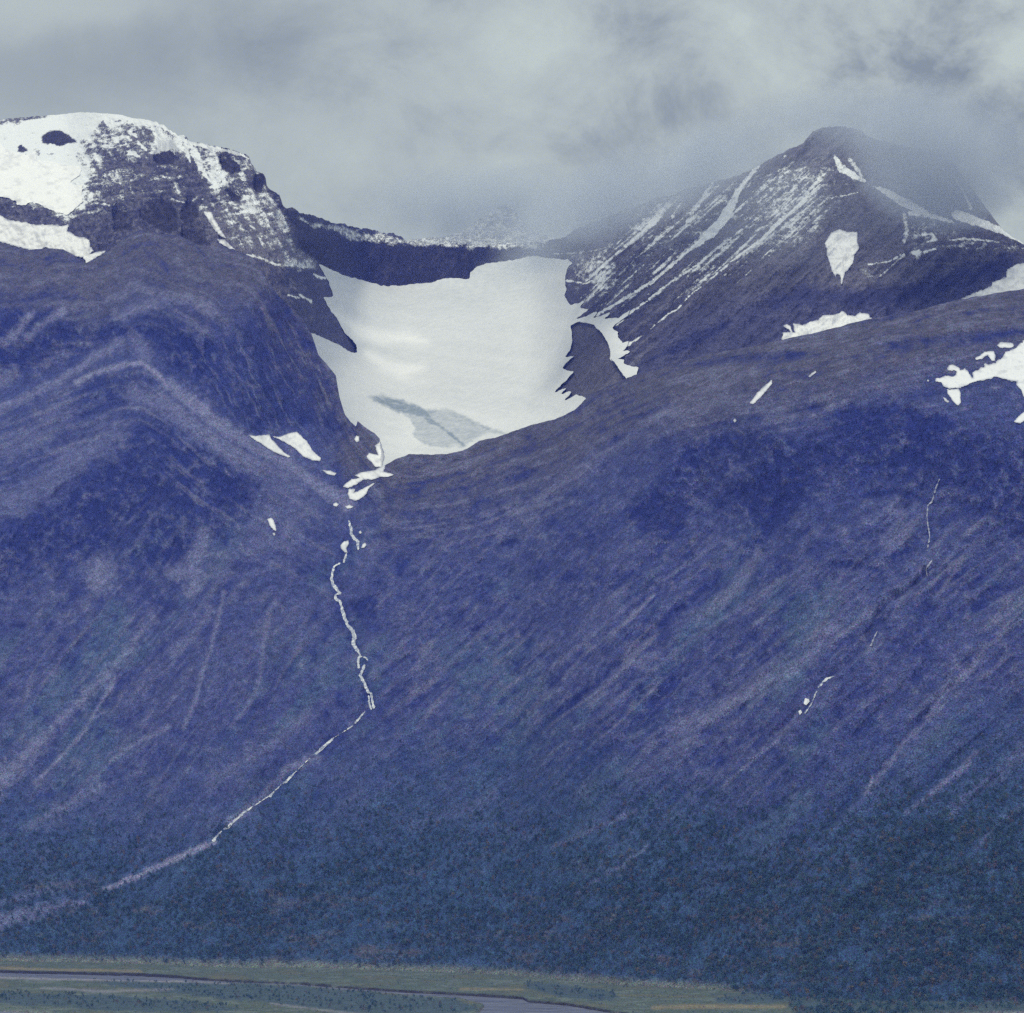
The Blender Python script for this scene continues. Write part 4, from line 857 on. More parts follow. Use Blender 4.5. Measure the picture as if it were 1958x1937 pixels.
PATCHES = [
    # points, layer, label
    (CAP_MAIN, 'b', 'large bright snowfield covering the top left mountain below its crest'),
    (CAP_LOW, 'b', 'snowfield with a pointed right tip under the dark rock band at upper left'),
    (cD([(1315, 778), (1350, 781), (1420, 776), (1435, 800), (1470, 840), (1500, 868), (1535, 893), (1520, 897), (1440, 865), (1380, 825), (1330, 795)]), 'f', 'narrow leaf shaped snow patch, left of the pair below the dark spur'),
    (cD([(1440, 785), (1480, 787), (1520, 768), (1565, 760), (1620, 810), (1650, 860), (1695, 900), (1685, 915), (1650, 912), (1600, 890), (1560, 850), (1500, 815)]), 'f', 'wide slanting snow patch, right of the pair below the dark spur'),
    (cD([(1700, 962), (1740, 965), (1780, 978), (1765, 992), (1730, 986)]), 'f', 'small flat snow sliver just above the head of the stream gully'),
    (cD([(1870, 800), (1880, 780), (1895, 785), (1895, 810), (1882, 818)]), 'f', 'tiny white snow spot on dark rock beside the glacier foot'),
    (cB([(600, 1385), (628, 1362), (650, 1440), (636, 1500), (600, 1497), (552, 1442), (566, 1425), (614, 1434)]), 'f', 'ragged snow corner at the left foot of the glacier'),
    (cE([(890, 188), (930, 168), (1010, 155), (1078, 122), (1060, 165), (1130, 183), (1085, 200), (1040, 197), (990, 215), (940, 212), (900, 240), (850, 264), (815, 257), (830, 240), (870, 210), (915, 203)]), 'f', 'forked snow tongue spilling out of the glacier notch'),
    (cE([(850, 270), (895, 270), (880, 293), (920, 278), (970, 250), (1028, 220), (975, 264), (955, 300), (930, 325), (895, 342), (855, 332), (845, 300)]), 'f', 'ragged snow patch directly below the forked snow tongue'),
    (cE([(754, 362), (772, 352), (790, 365), (775, 378), (758, 374)]), 'f', 'tiny snow spot left of the gully head above the stream'),
    (cE([(828, 378), (850, 368), (876, 376), (870, 389), (838, 390)]), 'f', 'small flat snow spot where the stream begins'),
    (cE([(910, 532), (922, 524), (930, 538), (918, 545)]), 'f', 'tiny snow spot right of the upper stream fork'),
    (cE([(926, 630), (934, 606), (950, 597), (959, 612), (944, 628)]), 'f', 'small snow blot right of the stream loop'),
    (cE([(800, 610), (820, 588), (848, 585), (852, 605), (835, 630), (846, 662), (824, 657), (803, 635)]), 'f', 'comma shaped snow patch on the left of the stream loop'),
    (cE([(355, 455), (375, 446), (392, 460), (405, 500), (407, 527), (390, 520), (370, 495)]), 'f', 'lone drop shaped snow patch on the green slope left of the stream'),
    (cE([(386, 540), (398, 536), (403, 548), (394, 556)]), 'f', 'speck of snow under the lone drop shaped patch'),
    (cC([(815, 1215), (850, 1168), (905, 1120), (908, 1135), (870, 1180), (830, 1220)]), 'f', 'slanting bar of snow alone on the upper right slope'),
    (cC([(1054, 1106), (1082, 1082), (1087, 1088), (1062, 1110)]), 'f', 'short thin snow dash right of the slanting bar'),
    (cC([(748, 1285), (756, 1276), (763, 1286), (755, 1294)]), 'f', 'speck of snow below the slanting bar'),
    (cN([(830, 1135), (850, 1095), (885, 1100), (920, 1085), (960, 1070), (1050, 1078), (1085, 1060), (1090, 1020), (1040, 1005), (1000, 1010), (980, 975), (1010, 940), (1070, 940), (1115, 965), (1135, 1005), (1190, 995), (1240, 1030), (1275, 1100), (1295, 1100), (1285, 1030), (1340, 1010), (1400, 975), (1440, 965), (1430, 930), (1480, 945), (1560, 920), (1670, 830), (1680, 785), (1740, 765), (1800, 740), (1850, 690), (1911, 640), (2150, 600), (2500, 720), (2640, 900), (2600, 1060), (2450, 1200), (2250, 1300), (2100, 1420), (1960, 1400), (1911, 1330), (1880, 1260), (1820, 1180), (1830, 1140), (1740, 1130), (1650, 1105), (1580, 1090), (1480, 1110), (1380, 1130), (1280, 1160), (1180, 1210), (1100, 1225), (1000, 1225), (940, 1200), (895, 1160)]), 'f', 'big ragged snowfield reaching in from the right edge'),
    (cN([(980, 1240), (1110, 1235), (1135, 1270), (1140, 1400), (1110, 1437), (1060, 1400), (1010, 1330), (975, 1285)]), 'f', 'snow wedge pointing down under the ragged right snowfield'),
    (cN([(920, 1330), (950, 1343), (1000, 1385), (982, 1402), (945, 1375)]), 'f', 'little snow sliver left of the downward snow wedge'),
    (cN([(728, 1130), (740, 1116), (755, 1132), (742, 1150)]), 'f', 'tiny snow speck left of the ragged right snowfield'),
    (cN([(1585, 705), (1620, 665), (1680, 665), (1780, 680), (1790, 705), (1770, 735), (1620, 730)]), 'f', 'oblong snow patch uppermost near the right edge'),
    (cN([(1310, 860), (1370, 830), (1430, 780), (1540, 775), (1565, 830), (1555, 890), (1520, 895), (1490, 860), (1470, 822), (1440, 832), (1400, 870), (1330, 882)]), 'f', 'hooked snow patch between the oblong one and the ragged snowfield'),
    (cN([(1785, 1635), (1850, 1560), (1911, 1510), (2200, 1460), (2200, 1600), (1911, 1622), (1870, 1655)]), 'f', 'small snow strip at the right edge below the ragged snowfield'),
    (cM([(1465, 1415), (1560, 1372), (1690, 1322), (1700, 1290), (1800, 1255), (1810, 1200), (1870, 1160), (1932, 1150), (2200, 1130), (2400, 1200), (2480, 1300), (2300, 1450), (1932, 1400), (1600, 1450), (1510, 1425)]), 'b', 'snowfield behind the right shoulder at the edge of the picture'),
    (cM([(165, 1700), (180, 1660), (230, 1650), (185, 1605), (205, 1590), (235, 1610), (250, 1655), (265, 1655), (252, 1590), (300, 1600), (350, 1600), (370, 1575), (430, 1570), (470, 1535), (540, 1530), (610, 1500), (650, 1530), (700, 1535), (740, 1515), (800, 1525), (822, 1550), (820, 1620), (400, 1760), (200, 1780)]), 'b', 'long toothed snow patch on the skyline of the right shoulder'),
    (cM([(480, 1010), (530, 930), (590, 905), (650, 925), (720, 925), (720, 1000), (735, 1040), (700, 1090), (690, 1150), (660, 1190), (630, 1225), (605, 1312), (595, 1240), (570, 1230), (560, 1250), (535, 1215), (520, 1150), (495, 1090), (500, 1050)]), 'b', 'tooth shaped snow patch in the middle of the misty peak'),
    (cK([(425, 735), (500, 740), (520, 800), (600, 930), (632, 982), (590, 970), (520, 900), (470, 820)]), 'b', 'steep white snow stripe down the left cliffs'),
    (cK([(555, 990), (620, 995), (690, 1060), (717, 1087), (660, 1077), (570, 1022)]), 'b', 'short snow stripe at the foot of the steep white stripe'),
]
for i, (poly, lay, lab) in enumerate(PATCHES):
    big = (bb(poly)[2] - bb(poly)[0]) > 120
    bx = list(bb(poly)); bx[0] = max(bx[0], U0 + 8); bx[2] = min(bx[2], U1 - 8)
    small = (bx[2] - bx[0]) < 12
    drape('snow_patch' if not big else 'snowfield', (lambda pl: lambda U, V: poly_sdf(U, V, pl))(poly), bx, depth_front if lay == 'f' else depth_back, 3.5 if lay == 'f' else 5, M_SNOW,
          step=1.6 if big else (0.7 if small else 1.0), thick=8, ragged=2.0 if big else (0.3 if small else 0.9), rl=5 if big else 4, dirt_highlightf=(lambda pl: lambda u, v: (0.0 if pl is CAP_MAIN else 0.62) * (1 - sst(-poly_sdf(u, v, pl), -0.5, 3.2)) + (0.0 if pl is CAP_MAIN else 0.10) + 0.25 * sst(fbm(u / 16, v / 9, 711, 4, .6), .1, .5))(poly), seed=300 + i, label=lab, cat='snowfield' if big else 'snow patch', group='snow patches on the mountains')

# ------------------------------------------------------------------ falling water
m, nt, bs = base_mat('white_water', 0.35)
tc = nd(nt, 'ShaderNodeTexCoord'); n1 = noise_node(nt, 0.16, 4, 0.75, tc.outputs['Object'])
rp = nd(nt, 'ShaderNodeValToRGB'); rp.color_ramp.elements[0].position = 0.40; rp.color_ramp.elements[0].color = (.20, .24, .38, 1); rp.color_ramp.elements[1].position = 0.6; rp.color_ramp.elements[1].color = (.80, .83, .86, 1)
nt.links.new(n1.outputs[0], rp.inputs[0]); nt.links.new(rp.outputs[0], bs.inputs['Base Color'])
M_FOAM = m
m, nt, bs = base_mat('thin_water', 0.3)
n1 = noise_node(nt, 0.1, 3, 0.7)
rp = nd(nt, 'ShaderNodeValToRGB'); rp.color_ramp.elements[0].position = 0.35; rp.color_ramp.elements[0].color = (.14, .16, .26, 1); rp.color_ramp.elements[1].position = 0.65; rp.color_ramp.elements[1].color = (.48, .50, .60, 1)
tc = nd(nt, 'ShaderNodeTexCoord'); nt.links.new(tc.outputs['Object'], n1.inputs['Vector'])
nt.links.new(n1.outputs[0], rp.inputs[0]); nt.links.new(rp.outputs[0], bs.inputs['Base Color'])
M_THIN = m
STREAMS = [
    ('waterfall_stream', 'white stream tumbling from the glacier notch down the middle gully', M_FOAM, [
        (cE([(850, 462), (862, 515), (868, 550), (885, 575), (905, 590), (908, 635)]), [2, 4, 4, 4, 5, 3]), (cE([(835, 665), (820, 715)]), [2, 2.5]), (cE([(800, 722), (760, 740), (752, 775), (745, 815), (755, 850), (780, 885), (795, 905), (770, 915), (772, 940), (795, 955), (805, 985), (820, 1040), (845, 1105), (875, 1135), (885, 1170), (875, 1210), (900, 1250), (918, 1280)]),
          [1.5, 2, 3, 4, 4, 5, 4, 3, 3.5, 4, 4, 5, 4, 5, 6, 5, 4.5, 3]), (cE([(918, 1285), (907, 1310), (910, 1355)]), [3, 4, 3]), (cE([(925, 1290), (955, 1298), (965, 1315)]), 1.8), (cE([(945, 1345), (920, 1405), (945, 1450), (965, 1500), (985, 1520)]), [3, 4, 4, 4, 3]),
        (cE([(985, 1520), (993, 1560), (1002, 1600)]), [3.5, 3, 3]), (cE([(972, 1530), (975, 1575), (985, 1610)]), [2.5, 2.5, 2])]),
    ('waterfall_stream', 'broken white stream slanting down left from the bend of the gully', M_FOAM, [
        (cE([(955, 1618), (920, 1660), (890, 1693)]), [2, 3, 5]), (cP([(1735, 855), (1690, 895), (1650, 930)]), [3, 5, 4]), (cP([(1530, 1040), (1505, 1065), (1475, 1090)]), [2, 5, 2.5]), (cP([(1470, 1092), (1435, 1125)]), 1.8), (cP([(1430, 1130), (1412, 1152)]), [2, 5]),
        (cP([(1320, 1205), (1260, 1250), (1215, 1290), (1195, 1312), (1170, 1325)]), [2, 4, 5, 5, 2]), (cP([(1155, 1338), (1130, 1365), (1115, 1385)]), [2, 3.5, 5]), (cP([(1640, 935), (1580, 990), (1530, 1038)]), 1.2), (cP([(1400, 1155), (1330, 1200)]), 1.6), (cP([(1850, 780), (1740, 850)]), 1.2)]),
    ('mountain_brook', 'hair thin brook dropping down the dark cliff at far right', M_THIN, [
        (cI([(1117, 170), (1098, 215), (1080, 280), (1060, 295), (1056, 350), (1062, 400), (1070, 450), (1058, 515)]), 1.7), (cI([(1080, 565), (1052, 605), (1058, 640)]), 2.0), (cI([(812, 912), (795, 950), (782, 980)]), [1.6, 2.2, 2.2])]),
    ('waterfall_stream', 'short broken string of white falls on the lower right slope', M_FOAM, [
        (cI([(608, 1128), (570, 1140), (550, 1155)]), [1.5, 4, 4]), (cI([(545, 1165), (528, 1180)]), 4), (cI([(518, 1205), (505, 1235), (490, 1270), (462, 1308)]), 1.8)]),
]
for i, (nm, lab, mt, parts_) in enumerate(STREAMS):
    allp = [p for pts, w in parts_ for p in pts]
    def sd(U, V, parts_=parts_):
        b = np.full(U.shape, 1e9); k_ = 1.35 if parts_ is STREAMS[0][3] else 1.0
        for pts, w in parts_: b = np.minimum(b, line_sdf(U, V, pts, [x * k_ for x in w] if not isinstance(w, (int, float)) else w * k_))
        return b
    drape(nm, sd, bb(allp), depth_front, 2.5, mt, step=0.9, thick=5, ragged=1.05, rl=4.5, seed=400 + i, kind='structure', label=lab)
for poly, lab in ((cI([(455, 1262), (462, 1235), (480, 1240), (484, 1252), (468, 1270)]), 'white snow block beside the falls on the lower right slope'), (cI([(430, 1300), (440, 1292), (448, 1305), (436, 1318)]), 'lowest snow dot beside the falls on the lower right slope')):
    drape('snow_patch', (lambda pl: lambda U, V: poly_sdf(U, V, pl))(poly), bb(poly), depth_front, 6, M_SNOW, step=0.8, thick=6, ragged=0.2, rl=4, seed=440, dirt_highlightf=lambda u, v: 0.2 + 0 * u, label=lab, cat='snow patch', group='snow patches on the mountains')

# ------------------------------------------------------------------ valley floor and river
NV = 90
kv = (np.arange(NV) / (NV - 1.0))[:, None]
vlo = np.full_like(us, 1975.0)
UV = np.repeat(us[None], NV, 0); VV = vlo[None] * (1 - kv) + (vb[None] - 1.0) * kv
YV = ground_Y(VV)
BANK = cG([(-400, 396), (0, 400), (250, 405), (500, 411), (640, 418), (760, 428), (900, 435), (1100, 443), (1300, 458), (1500, 472), (1700, 482), (1850, 491), (1932, 497)]) + cH([(100, 508), (250, 520), (380, 542), (500, 560), (800, 600)])
NEARB = cG([(-400, 412), (0, 416), (250, 424), (420, 430), (640, 432), (700, 436), (900, 441), (1100, 451), (1300, 468), (1500, 484), (1700, 498), (1790, 520), (1770, 548), (1700, 580)])
RIVER = BANK + [(1300, 1975), (880, 1975)] + NEARB[::-1]
RIVER2 = cG([(-400, 540), (0, 541), (120, 548), (220, 556), (300, 575), (-400, 620)])
RIVER3 = cH([(1500, 562), (1700, 548), (1932, 545), (2400, 540), (2400, 600), (1500, 600)])
riv = np.zeros_like(UV)
for p in (RIVER, RIVER2, RIVER3): riv = np.maximum(riv, soft_poly(UV, VV, p, 1.4, 0.25, 21, 20))
ZV = -3.4 * riv + 0.8 * fbm(UV / 60, VV / 6, 111, 4) + 0.35 * fbm(UV / 14, VV / 2.5, 112, 3)
aV, tV = ray(UV, VV)
PV = np.stack([aV * YV, YV, ZV], -1)
MEAD = C(.092, .128, .112); SAND = C(.28, .28, .34); BUSHY = C(.06, .10, .13); OLIVE = C(.15, .15, .11)
fl = fbm(UV / 90, VV / 7, 113, 5, .6); fl2 = fbm(UV / 30, VV / 3, 114, 4, .6)
cv = np.broadcast_to(MEAD, UV.shape + (3,)).copy()
cv = lerp(cv, OLIVE, 0.7 * sst(fl, 0.0, 0.4))
cv = lerp(cv, C(.150, .185, .172), 0.8 * sst(-fl + .7 * fl2, 0.0, 0.4))
cv = lerp(cv, C(.07, .10, .10), 0.6 * sst(fl2 + .5 * fl, 0.15, 0.5))
BUSH_AREAS = [cG([(330, 440), (700, 440), (900, 445), (1100, 455), (1300, 472), (1500, 490), (1700, 505), (1770, 540), (1700, 556), (1300, 556), (1050, 520), (800, 500), (600, 480), (450, 455)]), cG([(-400, 478), (0, 478), (200, 482), (420, 490), (700, 510), (900, 540), (700, 552), (400, 545), (200, 530), (0, 520), (-400, 520)]),
              cH([(780, 486), (1000, 486), (1062, 500), (1075, 540), (1100, 575), (1120, 640), (2600, 640), (2600, 470), (1000, 470)]),
              cH([(90, 445), (200, 445), (330, 465), (430, 480), (440, 500), (330, 508), (230, 495), (100, 465)]), cH([(790, 500), (900, 485), (1080, 480), (1070, 512), (900, 522), (800, 516)])]
bmask = np.zeros_like(UV)
for p in BUSH_AREAS: bmask = np.maximum(bmask, soft_poly(UV, VV, p, 6, 3, 22, 20))
cv = lerp(cv, BUSHY, bmask * 0.8)
shoal = 0.9 * soft_line(UV, VV, cH([(40, 506), (160, 516), (260, 530), (360, 552)]), 3, 3, 1) + soft_line(UV, VV, cG([(-200, 424), (0, 424), (400, 432), (700, 438), (850, 444)]), [5, 5, 4, 4, 2], 4, 1) + 0.7 * soft_line(UV, VV, cG([(150, 462), (400, 475), (640, 466)]), [3, 5, 3], 5, 1.5) + 0.6 * soft_line(UV, VV, cG([(1000, 520), (1200, 545), (1350, 560)]), 4, 4, 1)
cv = lerp(cv, SAND, np.clip(shoal, 0, 1) * 0.85)
strip_o = soft_line(UV, VV, cG([(-200, 386), (0, 388), (250, 395), (520, 400)]), 5, 4, 1) + soft_line(UV, VV, cH([(560, 535), (760, 530), (1050, 532)]), 7, 5, 1) + soft_line(UV, VV, cG([(1700, 466), (1932, 468)]), 4, 4, 1)
cv = lerp(cv, C(.26, .22, .14), np.clip(strip_o, 0, 1) * 0.7)
cv = lerp(cv, C(.20, .19, .22), riv * 0.9)
cv = lerp(cv, C(.022, .022, .036), np.clip(soft_line(UV, VV, BANK, [3.5, 4.5, 4.5, 4, 4, 3, 2.5, 2, 2, 2.5, 3, 3, 3, 3, 3, 2, 2, 2], 2.0, 0.8), 0, 1) * 0.95)   # wet undercut bank
me = mesh_from('valley_floor', PV.reshape(-1, 3), quads=grid_faces(NV, len(us))[:, ::-1], attrs={'tint': cv.reshape(-1, 3), 'snow': np.zeros(UV.size)}, mats=[M_FLOOR])
add('valley_floor', me, kind='structure', label='flat river meadow with olive grass, sand and low scrub')

cvs = np.zeros(UV.shape)
for sd in (-1, 1): wing('valley_floor', PV, cv, cvs, sd, M_FLOOR, 810 + sd, stride=3, rise=0.0, label='river meadow going on beyond the %s edge of the view' % ('left' if sd < 0 else 'right'))
nx, ny = 90, 60
ax, ay = np.meshgrid(np.linspace(-4000, 4000, nx), np.linspace(float(PV[0, 0, 1]) + 2, 150, ny))
an = fbm(ax / 300, ay / 200, 820, 5, .6)
az = 1.2 * an * np.clip((PV[0, 0, 1] - ay) / 80, 0, 1)
acol = lerp(np.broadcast_to(MEAD, ax.shape + (3,)).copy(), BUSHY, sst(an, -.1, .3))
me = mesh_from('near_meadow', np.stack([ax, ay, az], -1).reshape(-1, 3), quads=grid_faces(ny, nx)[:, ::1], attrs={'tint': acol.reshape(-1, 3), 'snow': np.zeros(ax.size)}, mats=[M_FLOOR])
add('near_meadow', me, kind='structure', label='meadow on the near side of the river, below the picture')
m, nt, bs = base_mat('river_water', 0.22)
bs.inputs['Specular IOR Level'].default_value = 0.5
tc = nd(nt, 'ShaderNodeTexCoord'); mp = nd(nt, 'ShaderNodeMapping'); mp.inputs['Scale'].default_value = (0.006, 0.03, 1)
nt.links.new(tc.outputs['Object'], mp.inputs[0])
n1 = noise_node(nt, 3.0, 5, 0.65, mp.outputs[0]); n2 = noise_node(nt, 0.5, 3, 0.6, tc.outputs['Object'])
rp = nd(nt, 'ShaderNodeValToRGB'); rp.color_ramp.elements[0].position = 0.38; rp.color_ramp.elements[0].color = (.12, .13, .19, 1); rp.color_ramp.elements[1].position = 0.66; rp.color_ramp.elements[1].color = (.36, .38, .46, 1)
nt.links.new(n1.outputs[0], rp.inputs[0]); nt.links.new(rp.outputs[0], bs.inputs['Base Color'])
bp = nd(nt, 'ShaderNodeBump', i_Strength=0.5, i_Distance=0.4); nt.links.new(n2.outputs[0], bp.inputs['Height']); nt.links.new(bp.outputs[0], bs.inputs['Normal'])
M_RIVER = m
me = mesh_from('river', [(-1500, 2900, -2.3), (1500, 2900, -2.3), (1500, 4700, -2.3), (-1500, 4700, -2.3)], quads=[(0, 1, 2, 3)], mats=[M_RIVER])
add('river', me, kind='structure', label='pale shallow river winding across the flats at the bottom')

# nearer ground, between the eye and the flats, and the plain under it all
m, nt, bs = base_mat('plain_heath')
n1 = noise_node(nt, 0.02, 6, 0.7); tc = nd(nt, 'ShaderNodeTexCoord'); nt.links.new(tc.outputs['Object'], n1.inputs['Vector'])
rp = nd(nt, 'ShaderNodeValToRGB'); rp.color_ramp.elements[0].position = .35; rp.color_ramp.elements[0].color = (.05, .07, .05, 1); rp.color_ramp.elements[1].position = .65; rp.color_ramp.elements[1].color = (.14, .15, .10, 1)
nt.links.new(n1.outputs[0], rp.inputs[0]); nt.links.new(rp.outputs[0], bs.inputs['Base Color'])
xs = np.linspace(-30000, 30000, 61); ys = np.linspace(-8000, 40000, 61); XX, YY = np.meshgrid(xs, ys)
ZZ = np.full_like(XX, -7.0)
me = mesh_from('ground', np.stack([XX, YY, ZZ], -1).reshape(-1, 3), quads=grid_faces(61, 61), mats=[m])
add('ground', me, kind='structure', label='broad valley plain under the mountains')

# ------------------------------------------------------------------ birch wood
m, nt, bs = base_mat('birch_leaves', 0.85)
oi = nd(nt, 'ShaderNodeObjectInfo')
rp = nd(nt, 'ShaderNodeValToRGB')
els = rp.color_ramp.elements
els[0].position = 0.0; els[0].color = (.030, .074, .125, 1)
els[1].position = 1.0; els[1].color = (.17, .16, .11, 1)
for p, c_ in ((.45, (.040, .100, .160, 1)), (.72, (.066, .145, .165, 1)), (.86, (.090, .130, .150, 1)), (.93, (.14, .11, .15, 1))):
    e = els.new(p); e.color = c_
nt.links.new(oi.outputs['Random'], rp.inputs[0]); nt.links.new(rp.outputs[0], bs.inputs['Base Color'])
M_LEAF = m
m, nt, bs = base_mat('birch_bark', 0.8)
n1 = noise_node(nt, 2.0, 3, 0.6); rp = nd(nt, 'ShaderNodeValToRGB'); rp.color_ramp.elements[0].color = (.08, .07, .07, 1); rp.color_ramp.elements[1].color = (.45, .43, .42, 1)
nt.links.new(n1.outputs[0], rp.inputs[0]); nt.links.new(rp.outputs[0], bs.inputs['Base Color'])
M_BARK = m

def tree_mesh(name, seed, leaves=70, wide=1.0):
    r = np.random.default_rng(seed)
    vs, tr, mi = [], [], []
    def tube(p0, p1, r0, r1):
        b = len(vs); d = np.array(p1, float) - p0; d /= np.linalg.norm(d)
        a = np.cross(d, (0.3, 1, 0.1)); a /= np.linalg.norm(a); c = np.cross(d, a)
        for p, rr in ((p0, r0), (p1, r1)):
            for k in range(4):
                an = k * math.pi / 2; vs.append(np.array(p) + rr * (math.cos(an) * a + math.sin(an) * c))
        for k in range(4):
            k2 = (k + 1) % 4
            tr.extend([(b + k, b + k2, b + 4 + k2), (b + k, b + 4 + k2, b + 4 + k)]); mi.extend([1, 1])
    tube(np.array([0, 0, -.06]), np.array([.01, .02, .55]), .022, .013)
    tube(np.array([.01, .02, .5]), np.array([.03, 0, .86]), .013, .004)
    clumps = []
    for k in range(5):
        an = k * 2.4 + r.random(); h = .28 + .12 * k
        e_ = np.array([math.cos(an) * .24 * wide * (1.1 - h), math.sin(an) * .24 * wide * (1.1 - h), h + .14])
        tube(np.array([.01, .01, h]), e_, .008, .003); clumps.append(e_)
    clumps += [np.array([.02, 0, .88]), np.array([0, .03, .68])]
    for k in range(leaves):
        c = clumps[int(r.integers(len(clumps)))] + r.normal(0, 1, 3) * np.array([.12 * wide, .12 * wide, .10])
        n = r.normal(0, 1, 3) + np.array([0, 0, .6]); n /= np.linalg.norm(n)
        a = np.cross(n, r.normal(0, 1, 3)); a /= np.linalg.norm(a); b2 = np.cross(n, a); s_ = .055 + .05 * r.random()
        b = len(vs); vs.extend([c - a * s_, c + b2 * s_ * .8, c + a * s_, c - b2 * s_ * .8]); tr.extend([(b, b + 1, b + 2), (b, b + 2, b + 3)]); mi.extend([0, 0])
    me = mesh_from(name, np.array(vs), tris=np.array(tr), mats=[M_LEAF, M_BARK], smooth=False, mat_idx=mi)
    return me
TREES = [tree_mesh('birch_tree', 500 + k, 80, 1.0 + .3 * (k % 3)) for k in range(5)]

# where birches stand: places on the slope and on the flats
N = 60000
tu = rng.uniform(U0 + 10, U1 - 10, N); tv = rng.uniform(1380, 1950, N)
tvb = np.interp(tu, us, vb)
on_slope = tv < tvb - 1
fi = lambda F, u, v, Vg: sampler(us, Vg, F, KNEE if Vg is VF else None)(u, v)
wd = fi(wood, tu, tv, VF); lt = fi(lite, tu, tv, VF); sbg = fi(st_big, tu, tv, VF); sh = fi(shore, tu, tv, VF)
grove = fbm(tu / 60, tv / 24, 131, 4, .6)
p_slope = wd ** 1.5 * (1 - np.clip(lt * 1.8, 0, 1)) * (0.60 + 0.9 * grove + .55 * sbg) * (1 - 0.9 * sh * (tu < 1400))
bm = fi(bmask, tu, tv, VV); rv_ = fi(riv, tu, tv, VV)
near_wood = np.exp(-np.maximum(tv - tvb, 0) / (3.0 + 16.0 * np.clip(fbm(tu / 70, tv * 0, 134, 4, .6) + .25, 0, 1))) * (grove > -0.25)
p_flat = (0.55 * near_wood + bm * (0.55 + .6 * grove) + 0.13) * (rv_ < 0.2) * np.where(tu > 1480, 1.0, 0.25 + 0.75 * (fbm(tu / 22, tv / 6, 133, 3) > -0.1))
keep = rng.random(N) < np.where(on_slope, p_slope, p_flat)
tu, tv, on_slope = tu[keep], tv[keep], on_slope[keep]
tY = np.where(on_slope, depth_front(tu, tv), ground_Y(tv))
tP = world_pts(tu, tv, tY)
hgt = np.where(on_slope, 5.8, np.where(bm[keep] > .4, np.where(tu > 1480, 5.6, 3.4), 1.7)) * rng.uniform(.6, 1.35, len(tu)) * (0.5 + 0.5 * sst(tv, 1430, 1620))
order = np.argsort(tY / hgt)
near = order[:290]; far = order[290:]
for k, i in enumerate(near):
    o = bpy.data.objects.new('birch_tree', TREES[int(i) % 5]); COL.objects.link(o)
    o.location = tP[i]; h = float(hgt[i]); o.scale = (h * 1.15, h * 1.15, h); o.rotation_euler = (0, 0, float(rng.uniform(0, 6.28)))
    o['label'] = 'small leafy birch at the near edge of the valley birch scrub'; o['category'] = 'tree'; o['group'] = 'birches at the near edge of the wood'

pts_me = bpy.data.meshes.new('birch_wood')
pts_me.vertices.add(len(far)); pts_me.vertices.foreach_set('co', tP[far].astype(np.float32).ravel())
at = pts_me.attributes.new('size', 'FLOAT', 'POINT'); at.data.foreach_set('value', hgt[far].astype(np.float32))
at = pts_me.attributes.new('turn', 'FLOAT', 'POINT'); at.data.foreach_set('value', rng.uniform(0, 6.28, len(far)).astype(np.float32))
at = pts_me.attributes.new('pick', 'INT', 'POINT'); at.data.foreach_set('value', rng.integers(0, 5, len(far)).astype(np.int32))
wood_ob = add('birch_wood', pts_me, kind='stuff', label='dark green birch wood covering the foot of the mountainside')
protos = bpy.data.collections.new('birch_shapes')          # not linked to the scene: only drawn where the wood puts them
for k, t_ in enumerate(TREES):
    protos.objects.link(bpy.data.objects.new('birch_shape', t_))
ng = bpy.data.node_groups.new('plant_birches', 'GeometryNodeTree')
ng.interface.new_socket('Geometry', in_out='INPUT', socket_type='NodeSocketGeometry'); ng.interface.new_socket('Geometry', in_out='OUTPUT', socket_type='NodeSocketGeometry')
gi = ng.nodes.new('NodeGroupInput'); go = ng.nodes.new('NodeGroupOutput')
ci = ng.nodes.new('GeometryNodeCollectionInfo'); ci.inputs[0].default_value = protos; ci.inputs[1].default_value = True; ci.inputs[2].default_value = True
m2p = ng.nodes.new('GeometryNodeMeshToPoints')
iop = ng.nodes.new('GeometryNodeInstanceOnPoints'); iop.inputs['Pick Instance'].default_value = True
def named(nm, ty):
    n = ng.nodes.new('GeometryNodeInputNamedAttribute'); n.data_type = ty; n.inputs[0].default_value = nm; return [o_ for o_ in n.outputs if o_.enabled][0]
cmb = ng.nodes.new('ShaderNodeCombineXYZ'); ng.links.new(named('turn', 'FLOAT'), cmb.inputs[2])
ng.links.new(gi.outputs[0], m2p.inputs[0]); ng.links.new(m2p.outputs[0], iop.inputs['Points']); ng.links.new(ci.outputs[0], iop.inputs['Instance'])
ng.links.new(named('pick', 'INT'), iop.inputs['Instance Index']); ng.links.new(cmb.outputs[0], iop.inputs['Rotation']); ng.links.new(named('size', 'FLOAT'), iop.inputs['Scale'])
ng.links.new(iop.outputs[0], go.inputs[0])
md = wood_ob.modifiers.new('birches', 'NODES'); md.node_group = ng

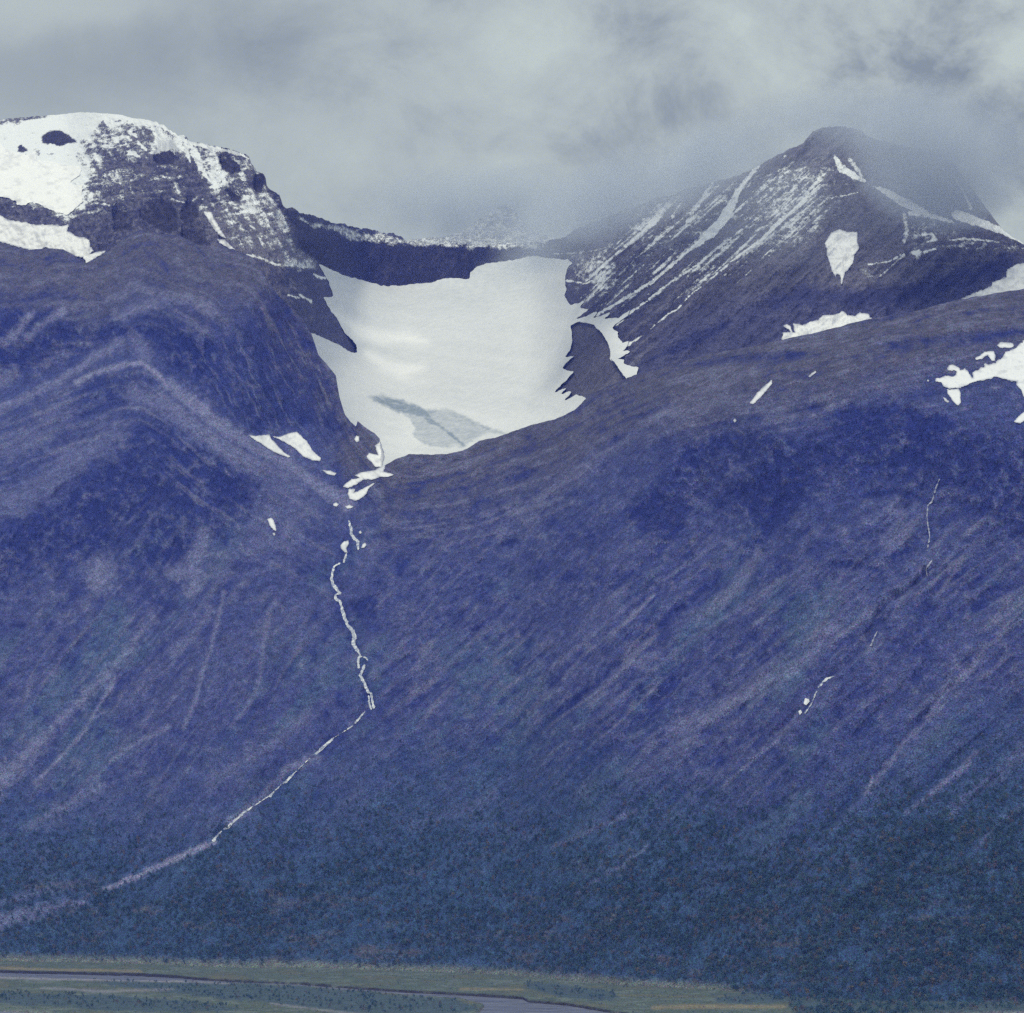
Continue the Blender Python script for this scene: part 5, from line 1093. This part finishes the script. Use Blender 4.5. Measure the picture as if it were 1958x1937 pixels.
# ------------------------------------------------------------------ air and mist
def box_mesh(name, lo, hi):
    x0, y0, z0 = lo; x1, y1, z1 = hi
    v = [(x0, y0, z0), (x1, y0, z0), (x1, y1, z0), (x0, y1, z0), (x0, y0, z1), (x1, y0, z1), (x1, y1, z1), (x0, y1, z1)]
    return mesh_from(name, v, quads=[(0, 3, 2, 1), (4, 5, 6, 7), (0, 1, 5, 4), (1, 2, 6, 5), (2, 3, 7, 6), (3, 0, 4, 7)], smooth=False)
me = box_mesh('haze', (-9000, -600, -8.5), (9000, 12600, 2050))
m = bpy.data.materials.new('valley_air'); m.use_nodes = True; nt = m.node_tree; nt.nodes.clear()
out = nd(nt, 'ShaderNodeOutputMaterial'); pv = nd(nt, 'ShaderNodeVolumePrincipled')
pv.inputs['Color'].default_value = (0.15, 0.23, 1.0, 1); pv.inputs['Density'].default_value = 3.4e-5
pv.inputs['Absorption Color'].default_value = (1, 1, 1, 1); pv.inputs['Anisotropy'].default_value = 0.0
nt.links.new(pv.outputs[0], out.inputs['Volume']); me.materials.append(m)
HAZE = add('haze', me, kind='stuff')

def mist(u, v, Y, ru, rv, ry, dens, seed, label, tilt=0.0):
    c = world_pts(np.array([u * 1.0]), np.array([v * 1.0]), np.array([Y * 1.0]))[0]
    px = Y / FOC
    bpy_me = bpy.data.meshes.new('cloud')
    import bmesh
    bm = bmesh.new(); bmesh.ops.create_icosphere(bm, subdivisions=3, radius=1.0); bm.to_mesh(bpy_me); bm.free()
    o = add('cloud', bpy_me, label=label, cat='cloud', group='mist round the right peak')
    o.location = c; o.scale = (ru * px, ry, rv * px); o.rotation_euler = (0, math.radians(-tilt), 0)
    m = bpy.data.materials.new('mist'); m.use_nodes = True; nt = m.node_tree; nt.nodes.clear()
    out = nd(nt, 'ShaderNodeOutputMaterial'); pv = nd(nt, 'ShaderNodeVolumePrincipled')
    pv.inputs['Color'].default_value = (0.80, 0.87, 0.97, 1)
    tc = nd(nt, 'ShaderNodeTexCoord')
    ln = nd(nt, 'ShaderNodeVectorMath', operation='LENGTH'); nt.links.new(tc.outputs['Object'], ln.inputs[0])
    fall = math_node(nt, 'SUBTRACT', 1.0, math_node(nt, 'MULTIPLY', ln.outputs['Value'], ln.outputs['Value']), clamp=True)
    geo = nd(nt, 'ShaderNodeNewGeometry')
    ns = nd(nt, 'ShaderNodeTexNoise', i_Scale=1 / 180.0, i_Detail=4, i_Roughness=0.6); 
    ad = nd(nt, 'ShaderNodeVectorMath', operation='ADD'); ad.inputs[1].default_value = (seed * 1000, 0, 0)
    nt.links.new(geo.outputs['Position'], ad.inputs[0]); nt.links.new(ad.outputs[0], ns.inputs['Vector'])
    nn = math_node(nt, 'MULTIPLY', math_node(nt, 'SUBTRACT', ns.outputs[0], 0.36), 3.6, clamp=True)
    nt.links.new(math_node(nt, 'MULTIPLY', math_node(nt, 'MULTIPLY', fall, nn), dens), pv.inputs['Density'])
    nt.links.new(pv.outputs[0], out.inputs['Volume']); bpy_me.materials.append(m)
    return o
mist(1180, 385, 6850, 320, 85, 330, 0.0100, 1, 'mist bank lying along the left ridge of the misty peak', 27)
mist(1400, 290, 6850, 200, 70, 300, 0.0075, 5, 'thin mist drifting over the gullies left of the summit', 30)
mist(1800, 300, 6400, 200, 135, 380, 0.0150, 2, 'thick mist to the right of the misty summit', -20)
mist(1610, 225, 6700, 150, 75, 260, 0.0055, 3, 'thin veil of mist over the summit')
mist(1500, 400, 6700, 420, 130, 260, 0.0026, 6, 'very thin mist film drifting across the whole misty peak')
mist(960, 400, 9000, 330, 90, 300, 0.0080, 4, 'low cloud behind the headwall hiding the far summit')
